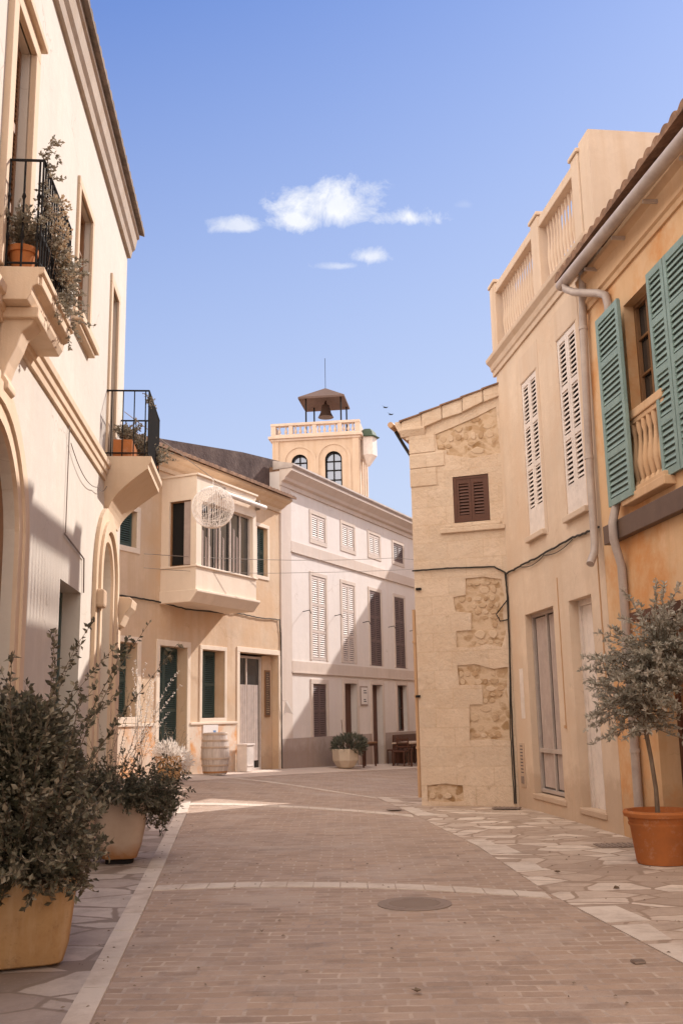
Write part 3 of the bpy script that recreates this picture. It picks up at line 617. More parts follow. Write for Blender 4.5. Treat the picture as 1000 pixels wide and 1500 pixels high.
balcony(-2.10, -.68, .58, 4.80, .90, 2, nb=4)
# capital, lantern box on the pilaster by the second arch
b = MB(L); b.prism([(0, 2.70), (.10, 2.72), (.16, 2.86), (.24, 2.96), (.26, 3.06), (.22, 3.10), (0, 3.10)], -.98, -.46); b.box(-.93, -.50, -.4, 2.70, -.01, .045); b.build('pilaster', 'lefttrim', lh, bevel=.01)
lb = thing('wall_lamp', 'small beige box lamp fixed to the cream wall beside the far arch', 'lamp', tuple(L.p(-2.55, 2.72, 0)))
b = MB(L); b.box(-2.68, -2.45, 2.78, 3.0, 0, .14); b.build('housing', 'lefttrim', lb, bevel=.03); b = MB(L); b.tube([L.p(-2.57, 2.8, .05), L.p(-2.57, 1.1, .02)], .014, 6); b.build('conduit', 'wire', lb)

# ------------------------------------------------------------------ yellow house (with oriel)
yh = thing('town_house', 'ochre yellow house with a boxy bay window above four shuttered openings', 'house', tuple(W.p(-4, 0, -3)))
zb0 = .12
Yh = dict(wA=rect(-7.5, -6.52, 5.12, 5.92), wB=rect(-1.30, -.72, 5.16, 6.48), o1=rect(-7.5, -6.40, 1.5, 3.06), d1=rect(-5.58, -4.50, .22, 3.06), w2=rect(-3.88, -2.88, 1.45, 3.06), d2=rect(-2.17, -.14, .08, 3.08))
wall(W, [(-15, -.5), (0, -.5), (0, 7.5), (-15, 7.5)], list(Yh.values()), .3, 5, 'yellow', yh)
for k_, (w_, bt, sl_) in dict(wA=(.12, True, False), wB=(.10, True, False), o1=(.13, True, False), d1=(.13, False, False), w2=(.10, True, False), d2=(.13, False, False)).items():
    r_ = Yh[k_]; casing(W, r_[0][0], r_[1][0], r_[0][1], r_[2][1], w_, .025, 'yellowtrim', yh, bottom=bt)
shutter(W, -7.3, -6.56, 5.14, 5.9, -.10, 'dkgreen', yh, groups=1); shutter(W, -1.28, -.99, 5.18, 6.46, -.10, 'dkgreen', yh, groups=2); shutter(W, -.985, -.74, 5.18, 6.46, -.10, 'dkgreen', yh, groups=2)
for a, b_, z0, z1 in ((-7.3, -6.9, 1.52, 3.04), (-6.89, -6.44, 1.52, 3.04), (-5.56, -5.05, .24, 3.04), (-5.04, -4.52, .24, 3.04), (-3.86, -3.39, 1.47, 3.04), (-3.38, -2.90, 1.47, 3.04)):
    shutter(W, a, b_, z0, z1, -.26, 'dkgreen', yh, groups=2, pitch=.045)
# glazed door with lace curtain
dd = pane(W, -2.15, -.68, .1, 3.02, -.24, yh, nx=2, nz=1, fw=.06, frame='greypaint', name='door')
b = MB(W); n = 60; pts = []
for i in range(n+1):
    a = -2.10+(1.25)*i/n; pts.append((a, -.215+.014*math.sin(i*1.15)+.006*math.sin(i*.4)))
for i in range(n): b.quad(W.p(pts[i][0], .35, pts[i][1]), W.p(pts[i+1][0], .35, pts[i+1][1]), W.p(pts[i+1][0], 2.28, pts[i+1][1]), W.p(pts[i][0], 2.28, pts[i][1]))
b.build('curtain', 'lace', dd, smooth=True)
b = MB(W); b.box(-.67, -.16, .1, 3.06, -.30, -.2); b.build('door_jamb', 'yellow', yh)
# dado
b = MB(W)
for a, b_ in ((-4.36, -2.31), (-7.6, -5.72)): b.box(a, b_, -.3, 1.30, 0, .022)
b.split('dado', 'dado', yh); b = MB(W)
for a, b_ in ((-4.38, -2.31), (-7.6, -5.72)): b.box(a, b_, 1.30, 1.36, 0, .05)
b.split('dado_ledge', 'yellowtrim', yh, bevel=.01)
b = MB(W); b.box(-5.6, -4.48, -.2, .20, -.25, .06); b.box(-2.2, -.12, -.2, .07, -.25, .08); b.split('door_step', 'farpave', yh, bevel=.01)
# eave
b = MB(W); b.prism([(0, 7.05), (.05, 7.05), (.07, 7.14), (.16, 7.18), (.26, 7.26), (.34, 7.29), (.42, 7.34), (.42, 7.40), (0, 7.40)], -15, -.02); b.build('cornice', 'lefttrim', yh)
tile_roof(W, -15, .04, 7.41, .52, 7.66, -.25, 'tile', yh, pitch=.19, amp=.045, rows=2)
b = MB(W); b.plate([(-15, 7.3), (.3, 7.3), (.62, 8.74), (.4, 8.72), (-1.5, 8.52), (-5.2, 7.98), (-9, 7.45), (-15, 7.4)], -.75, -.32); b.build('roof_wall', 'slate', yh)
# bay
by0, by1, bo = -5.60, -2.95, .95
bay = MB(W)
bay.box(by0, by1, 4.25, 4.76, .002, bo)                         # parapet
bay.box(by0, by1, 6.30, 6.85, .002, bo)                         # head
bay.box(by0, by0+.02+.10, 4.76, 6.30, .25*0+.002, .22)          # left face jambs
bay.box(by0, by0+.12, 4.76, 6.30, .80, bo)
bay.box(by0+.12, by0+.22, 4.76, 6.30, .80, bo)
bay.box(by1-.15, by1, 4.76, 6.30, .80, bo); bay.box(by1-.12, by1, 4.76, 6.30, .002, .80)
bo_ = bay.build('bay_wall', 'yellowtrim', yh)
b = MB(W); b.prism([(.002, 3.98), (bo-.12, 3.98), (bo+.06, 4.20), (bo+.06, 4.25), (.002, 4.25)], by0-.04, by1+.10); b.build('bay_ledge', 'yellowtrim', yh, bevel=.01)
b = MB(W); b.box(by0-.03, by1+.03, 4.76, 4.80, .0, bo+.04); b.box(by0-.03, by1+.03, 6.85, 6.90, .0, bo+.05); b.split('bay_sill', 'yellowtrim', yh, bevel=.01)
# left face window (open, dark) and front window with curtains
Bf = Fr(tuple(W.p(by0, 0, 0)), tuple(W.n.xy), tuple((-W.u).xy))
pw = pane(Bf, .22, .80, 4.80, 6.30, -.07, yh, m='dark', nx=1, nz=1, fw=.03, frame='wood')
b = MB(Bf); b.box(.62, .79, 4.83, 6.27, -.055, -.035); b.box(.60, .63, 4.83, 6.27, -.06, -.03); b.build('casement', 'curtain', pw)
fw = pane(W, by0+.22, by1-.15, 4.80, 6.30, bo-.10, yh, m='glass', nx=5, nz=1, fw=.035, frame='greypaint')
b = MB(W)
for (a, c, top_, bot_) in ((-5.3, -4.75, 5.75, 4.85), (-4.7, -4.15, 6.0, 4.85), (-4.1, -3.5, 6.1, 4.85)):
    n = 26
    for i in range(n):
        x0, x1 = a+(c-a)*i/n, a+(c-a)*(i+1)/n; t0, t1 = top_-.55*(i/n)**1.4, top_-.55*((i+1)/n)**1.4; o0, o1 = bo-.135+.022*math.sin(i*.9+a), bo-.135+.022*math.sin((i+1)*.9+a)
        b.quad(W.p(x0, bot_, o0), W.p(x1, bot_, o1), W.p(x1, t1, o1), W.p(x0, t0, o0))
b.build('curtain', 'curtain', fw, smooth=True)
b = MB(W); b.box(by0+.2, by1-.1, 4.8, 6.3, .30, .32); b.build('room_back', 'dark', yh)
aw = thing('awning', 'rolled white awning mounted over the bay window', 'awning', tuple(W.p(-3.6, 6.5, 1.0)))
b = MB(W); b.tube([W.p(-4.75, 6.60, bo+.12), W.p(-2.70, 6.60, bo+.12)], .06, 10); b.build('roller', 'whitepaint', aw, smooth=True)
b = MB(W); b.box(-4.6, -4.56, 6.5, 6.75, bo, bo+.12); b.box(-2.95, -2.99, 6.5, 6.75, bo, bo+.12); b.split('bracket', 'wire', aw)

# ------------------------------------------------------------------ white house
wh = thing('town_house', 'white three storey house with louvred shutters, standing right of the bay window house', 'house', tuple(W.p(8, 0, -3)))
holes = []; wspec = []
for a, b_, z0, z1 in ((1.95, 2.85, 6.62, 7.38), (4.08, 4.98, 6.68, 7.44), (6.22, 7.10, 6.75, 7.46), (8.36, 9.26, 6.80, 7.46), (10.5, 11.4, 6.8, 7.46), (12.6, 13.5, 6.8, 7.46)): holes.append(rect(a, b_, z0, z1)); wspec.append(('s', a, b_, z0, z1))
for a, b_ in ((1.90, 2.84), (4.00, 4.90), (6.14, 7.06), (8.30, 9.20), (10.5, 11.4), (12.6, 13.5)): holes.append(rect(a, b_, 3.04, 5.52)); wspec.append(('m', a, b_, 3.04, 5.52))
gl = [('w', 1.90, 2.78, .86, 2.36), ('d', 4.04, 4.94, -.12, 2.42), ('d', 6.15, 7.0, -.2, 2.42), ('w2', 8.32, 9.18, .88, 2.44), ('d', 10.3, 11.2, -.3, 2.42), ('w', 12.4, 13.2, .86, 2.4)]
for g in gl: holes.append(rect(*g[1:]))
wall(W, [(.004, -1), (16, -1), (16, 8.3), (.004, 8.3)], holes, .25, 6, 'white', wh)
b = MB(W); b.box(0.02, .62, -.6, 7.9, -.01, .03); b.build('corner_pilaster', 'whitetrim', wh)
for i, (k_, a, b_, z0, z1) in enumerate(wspec):
    mt = 'whiteshut' if a < 3.5 or (k_ == 's' and a < 9) else 'greypaint'
    if k_ == 'm': mt = 'whiteshut' if a < 6 else 'shadeshut'  # columns in the shadow take the shade-darkened copy
    if k_ == 's' and a > 8: mt = 'shadeshut'
    casing(W, a, b_, z0, z1, .13 if k_ == 's' else .12, .02, 'whitetrim', wh, bottom=(k_ == 's'))
    c = (a+b_)/2
    shutter(W, a+.01, c-.004, z0+.01, z1-.01, .004, M[mt], wh, groups=1 if k_ == 's' else 3, pitch=.062)
    shutter(W, c+.004, b_-.01, z0+.01, z1-.01, .004, M[mt], wh, groups=1 if k_ == 's' else 3, pitch=.062)
for k_, a, b_, z0, z1 in gl:
    casing(W, a, b_, z0, z1, .14, .03, 'whitetrim', wh, bottom=False)
    if k_ == 'w':
        c = (a+b_)/2; shutter(W, a+.01, c, z0, z1-.01, -.01, M['shadeshut'], wh, groups=2, pitch=.06); shutter(W, c+.004, b_-.01, z0, z1-.01, -.01, M['shadeshut'], wh, groups=2, pitch=.06)
    elif k_ == 'w2': pane(W, a, b_, z0, z1, -.15, wh, frame='brownwood', nz=2)
    else:
        d_ = MB(W); d_.box(a, b_, z0, z1, -.24, -.20); d_ = d_.build('door', 'brownwood', wh)
        q = MB(W)
        for zz0, zz1 in ((z0+.15, z0+.9), (z0+1.05, z1-.2)):
            for xx0, xx1 in ((a+.08, (a+b_)/2-.04), ((a+b_)/2+.04, b_-.08)): q.box(xx0, xx1, zz0, zz1, -.20, -.185)
        q.build('door_panel', 'brownwood', d_, bevel=.008)
        q = MB(W); q.lathe(W.p(a+.12, z0+1.05, -.17), [(.01, 0), (.03, .02), (.03, .04), (.01, .06)], 8); q.build('handle', 'bronze', d_)
b = MB(W); b.box(.62, 16, 6.08, 6.36, -.01, .035); b.box(.62, 16, 6.04, 6.08, -.01, .05); b.build('string_course', 'whitetrim', wh)
b = MB(W); b.box(.62, 16, 2.68, 2.97, -.01, .035); b.box(.62, 16, 2.64, 2.68, -.01, .05); b.build('string_course', 'whitetrim', wh)
b = MB(W); e_ = [.02] + [v for g in gl if g[0] == 'd' for v in (g[1]-.14, g[2]+.14)] + [16]
for i in range(0, len(e_), 2): b.box(e_[i], e_[i+1], -.9, .86, -.01, .034)
b.split('dado', 'whitedado', wh)
b = MB(W); b.prism([(0, 7.86), (.05, 7.86), (.07, 7.98), (.16, 8.02), (.20, 8.10), (.32, 8.20), (.40, 8.26), (.40, 8.33), (0, 8.33)], .0, 16); b.build('cornice', 'whitetrim', wh)
b = MB(W); b.prism([(-.2, 8.335), (.40, 8.335), (.46, 8.40), (.46, 8.45), (.44, 8.45), (-.2, 8.60)], -.02, 16); b.build('gutter', 'zinc', wh)
b = MB(W); b.box(0, 16, 8.28, 8.42, -6, 0); b.build('roof', 'tile', wh)
b = MB(W)
for a, z in ((1.35, 4.4), (3.45, 4.45), (5.55, 4.4), (7.7, 4.4), (9.7, 4.4)): b.tube([W.p(a, z, 0), W.p(a, z+.03, .22), W.p(a-.05, z-.08, .3)], .012, 5)
b.split('line_hook', 'iron', wh)

# ------------------------------------------------------------------ bell tower
TF = Fr((-4.10, 58.3), (.991, -.131), (-.131, -.991)); TR = Fr(tuple(TF.p(5.25, 0, 0)), (.131, .991), (.991, -.131))
bt = thing('bell_tower', 'square ochre tower with balustrade and open bell canopy rising behind the white house', 'tower', tuple(TF.p(2.6, 0, -2.6)))
hw = [arch(1.15, 2.13, 14.2, 17.0, 12), arch(3.20, 4.22, 14.2, 17.1, 12)]
wall(TF, [(0, -1), (5.25, -1), (5.25, 18.0), (0, 18.0)], hw, .3, 5.2, 'tower', bt)
for i, h in enumerate(hw):
    a, b_, z1 = h[0][0], h[1][0], (17.0, 17.1)[i]
    g = MB(TF); g.plate(h, -.30, -.26); win = g.build('window', 'skyglass', bt)
    q = MB(TF); c = (a+b_)/2; q.box(c-.035, c+.035, 14.2, z1, -.26, -.18)
    for zz in (14.75, 15.35, 15.95, 16.5): q.box(a, b_, zz-.03, zz+.03, -.26, -.185)
    q.build('glazing_bar', 'iron', win); arch_ring(TF, a+.07, b_-.07, 14.2, z1-.07, .07, -.10, 'iron', win, n=12, steps=((0, 1, 1),), name='window_frame')
    arch_ring(TF, a-.38, b_+.38, 14.2, z1+.42, .16, .05, 'tower', bt, n=14, steps=((0, 1, 1),), name='arch_moulding')
b = MB(TF); b.box(-.02, .38, -1, 17.95, -.3, .06); b.box(4.87, 5.27, -1, 17.95, -.3, .06); b.split('pilaster', 'tower', bt)
b = MB(TR)
for a in (.02, 1.3, 2.6, 3.9): b.box(a, a+.45, -1, 17.95, -.1, .07)
for a in (.6, 1.9, 3.2): b.plate(arch(a, a+.6, 14.0, 17.0, 8), -.05, .02)
b.build('side_pilaster', 'tower', bt)
q = MB(TF); q.box(-.25, 5.5, 18.0, 18.16, -5.4, .25); q.box(-.12, 5.37, 17.86, 18.0, -5.3, .12); q.build('cornice', 'towertrim', bt, bevel=.02)
q = MB(TF); q.box(-.1, 5.35, 18.16, 18.28, -.25, .1); q.box(-.12, 5.37, 18.82, 18.98, -.28, .12)
for a in (-.1, 1.0, 2.45, 4.0, 5.05): q.box(a, a+.3 if a in (-.1, 5.05) else a+.25, 18.28, 18.82, -.24, .09)
q.box(5.10, 5.35, 18.16, 18.9, -5.2, -.25); q.box(-.1, .15, 18.16, 18.9, -5.2, -.25); q.box(-.1, 5.35, 18.16, 18.9, -5.3, -5.1)
q.build('parapet', 'towertrim', bt, bevel=.015)
for s0, s1, n in ((1.25, 2.45, 4), (2.7, 4.0, 4), (4.25, 5.05, 3), (.2, 1.0, 2)): balusters(TF, s0, s1, 18.28, 18.82, -.08, n, .10, 'towertrim', bt, seg=8)
q = MB(TF)
for a, o in ((1.85, -1.3), (4.05, -1.3), (2.05, -3.3), (4.15, -3.3)): q.tube([TF.p(a, 18.1, o), TF.p(a, 21.0, o)], .05, 6)
q.split('canopy_post', 'iron', bt)
q = MB(TF); c0, c1, o0, o1, ze = 1.42, 4.32, -.9, -3.7, 20.95
cs = [TF.p(c0, ze, o0), TF.p(c1, ze, o0), TF.p(c1, ze, o1), TF.p(c0, ze, o1)]; lo = [p+Vector((0, 0, -.12)) for p in cs]; ap = TF.p(2.95, 21.9, -2.3); q.add(cs+lo+[ap, TF.p(2.9, ze+.3, -2.3)], [(0, 1, 8), (1, 2, 8), (2, 3, 8), (3, 0, 8), (0, 4, 5, 1), (1, 5, 6, 2), (2, 6, 7, 3), (3, 7, 4, 0), (4, 9, 5), (5, 9, 6), (6, 9, 7), (7, 9, 4)]); q.build('canopy_roof', M['canopy'], bt)
q = MB(); q.lathe(TF.p(2.95, 19.95, -2.3), [(.50, 0), (.46, .06), (.34, .3), (.28, .6), (.24, .78), (.1, .86), (.05, 1.1)], 20); q.build('bell', 'bronze', bt, smooth=True)
q = MB(); q.tube([ap, ap+Vector((0, 0, 2.0))], .018, 5); q.build('antenna', 'iron', bt)
q = MB(); tc_ = TR.p(1.0, 0, .45); q.lathe((tc_.x, tc_.y, 16.3), [(.12, 0), (.5, .55), (.56, .62), (.56, 1.75)], 6); q.build('turret', 'whitepaint', bt)
q = MB(); q.lathe((tc_.x, tc_.y, 18.05), [(.72, 0), (.74, .05), (.58, .12), (.5, .35), (.3, .55), (.02, .62)], 6); q.build('turret_roof', 'copper', bt)

# ------------------------------------------------------------------ stone house
sh = thing('stone_house', 'narrow sandstone house with one brown shuttered window at the street corner', 'house', tuple(S.p(.8, 0, -3)))
rub_u = [(.47, 6.24), (.78, 6.33), (1.2, 6.46), (1.56, 6.60), (1.60, 5.78), (1.1, 5.74), (.66, 5.85), (.66, 5.93), (.50, 5.96)]
rub_1 = [(.896, 3.67), (.885, 3.39), (.67, 3.37), (.70, 3.12), (.968, 3.09), (.955, 2.80), (.70, 2.80), (.69, 2.53), (.95, 2.51), (1.2, 2.56), (1.45, 2.50), (1.53, 2.72), (1.50, 3.0), (1.54, 3.3), (1.50, 3.62), (1.2, 3.68)]
rub_2 = [(.69, 2.23), (.71, 1.91), (1.10, 1.90), (1.09, 1.585), (.87, 1.585), (.845, 1.01), (1.2, 1.03), (1.52, 1.00), (1.55, 1.4), (1.50, 1.8), (1.54, 2.18), (1.3, 2.15), (1.0, 2.24)]
rub_3 = [(.10, .30), (.40, .33), (.70, .30), (.71, .06), (.40, .03), (.10, .05)]
hole_w = rect(.745, 1.37, 4.63, 5.44)
wall(S, [(0, -.6), (1.70, -.6), (1.70, 6.98), (0, 6.52)], [hole_w, rub_u, rub_1, rub_2, rub_3], .1, 4.5, 'stone', sh, depths=[.10, .02, .022, .022, .03])
def inside(x, z, poly):
    c = False; n = len(poly)
    for i in range(n):
        (x1, z1), (x2, z2) = poly[i], poly[(i+1) % n]
        if (z1 > z) != (z2 > z) and x < (x2-x1)*(z-z1)/(z2-z1)+x1: c = not c
    return c
for h, d in ((rub_u, .02), (rub_1, .022), (rub_2, .022), (rub_3, .028)):
    b = MB(S); b.plate(h, -d-.03, -d); nb_ = len(b.f); z = min(p[1] for p in h)+.05
    while z < max(p[1] for p in h):
        hh = random.uniform(.07, .16); x = min(p[0] for p in h)+random.uniform(0, .1)
        while x < max(p[0] for p in h):
            ww = random.uniform(.10, .26)
            if random.random() < .8 and inside(x+ww/2, z+hh/2, h) and inside(x+.01, z+hh/2, h) and inside(x+ww-.01, z+hh/2, h) and inside(x+ww/2, z+hh-.01, h) and inside(x+ww/2, z+.01, h):
                n = 9; ph = random.random(); ww *= random.uniform(.6, 1)
                outl = [(x+ww/2+math.cos(2*math.pi*(i+ph)/n)*ww*.46*random.uniform(.75, 1.1), z+hh/2+math.sin(2*math.pi*(i+ph)/n)*hh*.46*random.uniform(.75, 1.12)) for i in range(n)]
                oo = random.uniform(-.014, -.003); inn = [((a-x-ww/2)*.86+x+ww/2, (c_-z-hh/2)*.82+z+hh/2) for a, c_ in outl]
                vs = [S.p(a, c_, -d) for a, c_ in outl]+[S.p(a, c_, oo-.005) for a, c_ in outl]+[S.p(a, c_, oo) for a, c_ in inn]
                b.add(vs, [(i, (i+1) % n, n+(i+1) % n, n+i) for i in range(n)]+[(n+i, n+(i+1) % n, 2*n+(i+1) % n, 2*n+i) for i in range(n)]+[tuple(range(2*n, 3*n))])
            x += ww+.012
        z += hh+.012
    ob = b.build('rubble_patch', 'rubble', sh); ob.data.materials.append(M['fieldstone'])
    for i, p_ in enumerate(ob.data.polygons):
        if i >= nb_: p_.material_index = 1
b = MB(S)
for z0, z1, wd in ((5.93, 6.27, .46), (5.66, 5.92, .62), (5.33, 5.65, .47)): b.box(-.012, wd, z0, z1, -.1, .018)
b.build('quoin', 'stone', sh, bevel=.012)
b = MB(S); b.box(.50, 1.62, 4.46, 4.545, -.02, .05); b.box(.60, 1.55, 4.545, 4.60, -.02, .03); b.build('sill', 'stone', sh, bevel=.012)
q = MB(S); q.box(.75, .80, 4.64, 5.43, -.06, -.01); q.box(1.315, 1.365, 4.64, 5.43, -.06, -.01); q.box(.8, 1.315, 4.64, 4.68, -.06, -.012); q.box(.8, 1.315, 5.39, 5.43, -.06, -.012); wf = q.build('window_frame', 'brownwood', sh)
shutter(S, .80, 1.056, 4.68, 5.39, -.018, M['brownwood'], sh, groups=1, pitch=.05); shutter(S, 1.06, 1.315, 4.68, 5.39, -.018, M['brownwood'], sh, groups=1, pitch=.05)
# verge: overlapping tile-edged slabs along the raking top
b = MB(S); vz = lambda a: 6.56+.262*a
for i in range(5):
    a0, a1 = -.12+i*.37, -.12+(i+1)*.37-.008
    b.plate([(a0, vz(a0)-.26+.05*random.random()), (a1, vz(a1)-.26+.05*random.random()), (a1, vz(a1)), (a0, vz(a0))], -.2, .055+.008*(i % 2))
b.build('verge', 'stone', sh, bevel=.012)
b = MB(S)
for i in range(5):
    a0, a1 = -.16+i*.375, -.16+(i+1)*.375+.03
    b.plate([(a0, vz(a0)+.002), (a1, vz(a1)-.012), (a1, vz(a1)+.012), (a0, vz(a0)+.03)], -6.5, .085)
b.build('roof', 'tile', sh)
b = MB(S); b.prism([(-.1, 6.25), (.02, 6.25), (.06, 6.33), (.075, 6.36), (.075, 6.40), (-.1, 6.40)], -.16, .30); b.build('corner_corbel', 'stone', sh, bevel=.01)
b = MB(T); b.prism([(0, 6.20), (.06, 6.20), (.12, 6.30), (.20, 6.36), (.26, 6.48), (.26, 6.55), (0, 6.55)], .0, 9); b.build('eave_moulding', 'stone', sh)
b = MB(T); P = [T.p(-.05, 6.50, .33), T.p(9, 6.42, .33)]; b.tube(P, .055, 8); b.build('gutter', 'pvc', sh)
b = MB(T); b.tube([T.p(.25, 6.45, .33), T.p(.28, 6.2, .2), T.p(.3, 5.95, .06), T.p(.3, 5.3, .03)], .03, 8)
b.build('gutter_outlet', 'cable', sh)
b = MB(T); b.tube([T.p(.06, 3.2, .045), T.p(.06, .1, .045)], .03, 8)
for z in (2.65, 1.75, .9): b.tube([T.p(.06, z-.02, .045), T.p(.06, z+.02, .045)], .042, 8)
b.build('drainpipe', 'pvc', sh)
b = MB(S); b.box(-.03, .04, 1.72, 1.76, 0, .05); b.box(.03, .12, 3.52, 3.56, 0, .04); b.split('iron_hook', 'iron', sh)
wl_ = thing('wall_lamp', 'dark street lamp on a short arm high on the side of the stone house', 'lamp', tuple(T.p(2.2, 5.4, 0)))
b = MB(T); b.tube([T.p(2.2, 5.55, 0), T.p(2.2, 5.58, .15), T.p(2.2, 5.46, .30)], .02, 6); b.build('arm', 'iron', wl_); b = MB(T); b.lathe(T.p(2.2, 5.36, .34), [(.09, 0), (.08, .04), (.03, .10), (.02, .13)], 12); b.build('lamp_head', 'iron', wl_, smooth=True)

# ------------------------------------------------------------------ cream house with parapet
ch = thing('town_house', 'pale ochre house with louvred shutters and a balustraded parapet beside the stone house', 'house', tuple(K.p(2, 0, -3)))
hk = dict(s1=rect(1.30, 2.04, 4.08, 6.54), s2=rect(3.0, 3.76, 4.06, 6.6), d1=rect(.84, 2.18, .25, 2.93), d2=rect(2.82, 3.66, .21, 2.92))
wall(K, [(0, -.5), (4.18, -.5), (4.18, 7.3), (0, 7.3)], list(hk.values()), .1, 5.5, 'cream', ch, depths=[.08, .08, .17, .22])
for k_, z0 in (('s1', 4.08), ('s2', 4.06)):
    r_ = hk[k_]; a, b_, z1 = r_[0][0], r_[1][0], r_[2][1]; c = (a+b_)/2
    q = MB(K); q.box(a, b_, z0, z0+.34, -.07, -.012); q.build('shutter_rail', 'whitepaint', ch)
    shutter(K, a+.005, c-.003, z0+.34, z1-.005, -.01, 'whitepaint', ch, groups=3, pitch=.066, st_=.065, slots=True); shutter(K, c+.003, b_-.005, z0+.34, z1-.005, -.01, 'whitepaint', ch, groups=3, pitch=.066, st_=.065, slots=True)
    q = MB(K); q.box(a-.04, b_+.06, z0-.09, z0-.005, -.01, .07); q.build('sill', 'creamtrim', ch, bevel=.012)
    q = MB(K); q.box(a-.02, b_+.14, z1+.01, z1+.42, -.01, .006); q.box(b_+.06, b_+.14, z0-.1, z1+.01, -.01, .006); q.build('window_surround', 'creamtrim', ch)
# glazed door, deep on its left
dd = pane(K, .84, 2.18, .27, 2.93, -.12, ch, m='glass', frame='zinc', nx=2, nz=1, fw=.05, name='door')
q = MB(K); q.box(.89, 2.13, .85, .91, -.145, -.105); q.build('door_rail', 'zinc', dd)
b = MB(K)
for a, c in ((.93, 1.47), (1.56, 2.10)):
    n = 22
    for i in range(n):
        x0, x1 = a+(c-a)*i/n, a+(c-a)*(i+1)/n; o0, o1 = -.142+.006*math.sin(i*1.3), -.142+.006*math.sin((i+1)*1.3)
        b.quad(K.p(x0, .35, o0), K.p(x1, .35, o1), K.p(x1, 2.86, o1), K.p(x0, 2.86, o0))
b.build('curtain', 'curtain', dd, smooth=True)
d2 = MB(K)
for i in range(4): d2.box(2.82+i*.21, 2.82+(i+1)*.21-.006, .21, 2.92, -.20, -.16)
d2 = d2.build('door', 'whitepaint', ch); q = MB(K); q.box(2.82, 2.89, .21, 2.92, -.16, -.13); q.box(2.89, 3.66, 2.84, 2.92, -.16, -.13); q.build('door_frame', 'whitepaint', d2)
q = MB(K); q.box(.78, 2.25, .17, .245, -.28, .02); q.box(2.78, 3.70, .13, .205, -.24, .02); q.split('threshold', 'creamtrim', ch, bevel=.01)
# expansion joints / thin conduits
q = MB(K); q.box(2.42, 2.435, 1.25, 3.3, 0, .012); q.box(2.40, 2.45, 1.22, 1.26, 0, .03); q.box(3.97, 3.99, 1.2, 3.45, 0, .014); q.split('conduit', 'pvc', ch)
# cornice and parapet
b = MB(K); b.prism([(-.02, 7.16), (.03, 7.16), (.035, 7.24), (.06, 7.26), (.08, 7.34), (.14, 7.40), (.15, 7.46), (-.02, 7.48)], -.12, 4.62); b.build('cornice', 'creamtrim', ch, bevel=.006)
b = MB(K); b.box(0, 4.3, 7.48, 7.66, -.20, .0); b.box(-.02, 4.3, 8.55, 8.70, -.20, .03); b.split('parapet_rail', 'creamtrim', ch, bevel=.012)
b = MB(K)
for a, c in ((-.02, .30), (2.32, 2.66), (4.10, 4.36)):
    b.box(a, c, 7.48, 8.74, -.32, .045); b.box(a-.03, c+.03, 8.74, 8.80, -.34, .07)
b.split('parapet_pier', 'creamtrim', ch, per=2, bevel=.012)
for s0, s1, n in ((.32, 2.31, 16), (2.68, 4.09, 11)): balusters(K, s0, s1, 7.66, 8.55, -.09, n, .036, 'creamtrim', ch)
b = MB(K); b.box(4.37, 4.72, 7.0, 8.86, -5.5, .02); b.build('gable_wall', 'creamtrim', ch)
b = MB(K); b.box(0, 4.4, 7.3, 7.4, -5.5, -.3); b.build('roof', 'tile', ch)
def pipe(root, pts, r_, clips, name='drainpipe', m='zinc'):
    b = MB(); b.tube(pts, r_, 12)
    for c in clips: b.tube([c-Vector((0, 0, .02)), c+Vector((0, 0, .02))], r_*1.2, 12)
    return b.build(name, m, root, smooth=True)
pipe(ch, [K.p(4.42, 7.15, .10), K.p(4.36, 6.9, .09), K.p(4.25, 6.4, .08), K.p(4.13, 4.5, .08), K.p(4.11, 3.5, .08), K.p(4.13, 3.38, .10), K.p(4.22, 3.22, .20)], .05, [K.p(4.13, 4.6, .08), K.p(4.24, 6.3, .08)])
# vent plate, plaque
vp_ = thing('meter_cover', 'narrow white slotted meter cover low on the wall beside the glazed door', 'meter cover', tuple(K.p(.33, .4, 0)))
b = MB(K); b.box(.20, .44, .30, .98, 0, .015); b.build('plate', 'creamtrim', vp_, bevel=.004)
b = MB(K)
for i in range(9): b.box(.26, .38, .52+i*.05, .535+i*.05, .012, .018)
b.build('slot', 'ink', vp_); b = MB(K); b.box(.27, .39, .36, .47, .012, .03); b.build('latch', 'steel', vp_, bevel=.004)
o = MB(K); o.box(.40, .58, 1.35, 2.12, 0, .006); tag(recenter(o.build('wall_plaque', 'whitepaint')), 'blank pale vertical plaque on the wall left of the glazed door', 'plaque')

# ------------------------------------------------------------------ orange house
oh = thing('town_house', 'orange plastered house on the right with green shutters and tiled eaves', 'house', tuple(O.p(5, 0, -3)))
h_ow = rect(1.18, 2.55, 3.92, 6.12); h_od = rect(1.18, 2.6, .1, 2.45)
wall(O, [(.004, -.5), (14, -.5), (14, 7.05), (.004, 7.05)], [h_ow, h_od, rect(5.2, 6.5, 3.92, 6.12), rect(4.6, 5.9, .1, 2.6)], .3, 6, 'orange', oh, depths=[.2, .3, .3, .3])
b = MB(O); b.prism([(0, 6.52), (.03, 6.52), (.04, 6.58), (.07, 6.60), (.07, 6.64), (.05, 6.66), (.06, 6.84), (.12, 6.90), (.13, 6.95), (.10, 6.98), (0, 6.98)], .01, 14); b.build('cornice', 'orangetrim', oh)
tile_roof(O, -.25, 14, 7.08, .31, 8.7, -4.0, 'tile', oh, pitch=.21, amp=.06)
b = MB(O); gp = [O.p(-.14, 6.97, .27), O.p(14, 6.42, .27)]; b.tube(gp, .072, 14)
for a in (.6, 1.5, 2.4, 3.3): b.box(a, a+.03, 6.86-.04*a, 6.90-.04*a, .05, .22)
b.build('gutter', 'zinc', oh, smooth=True)
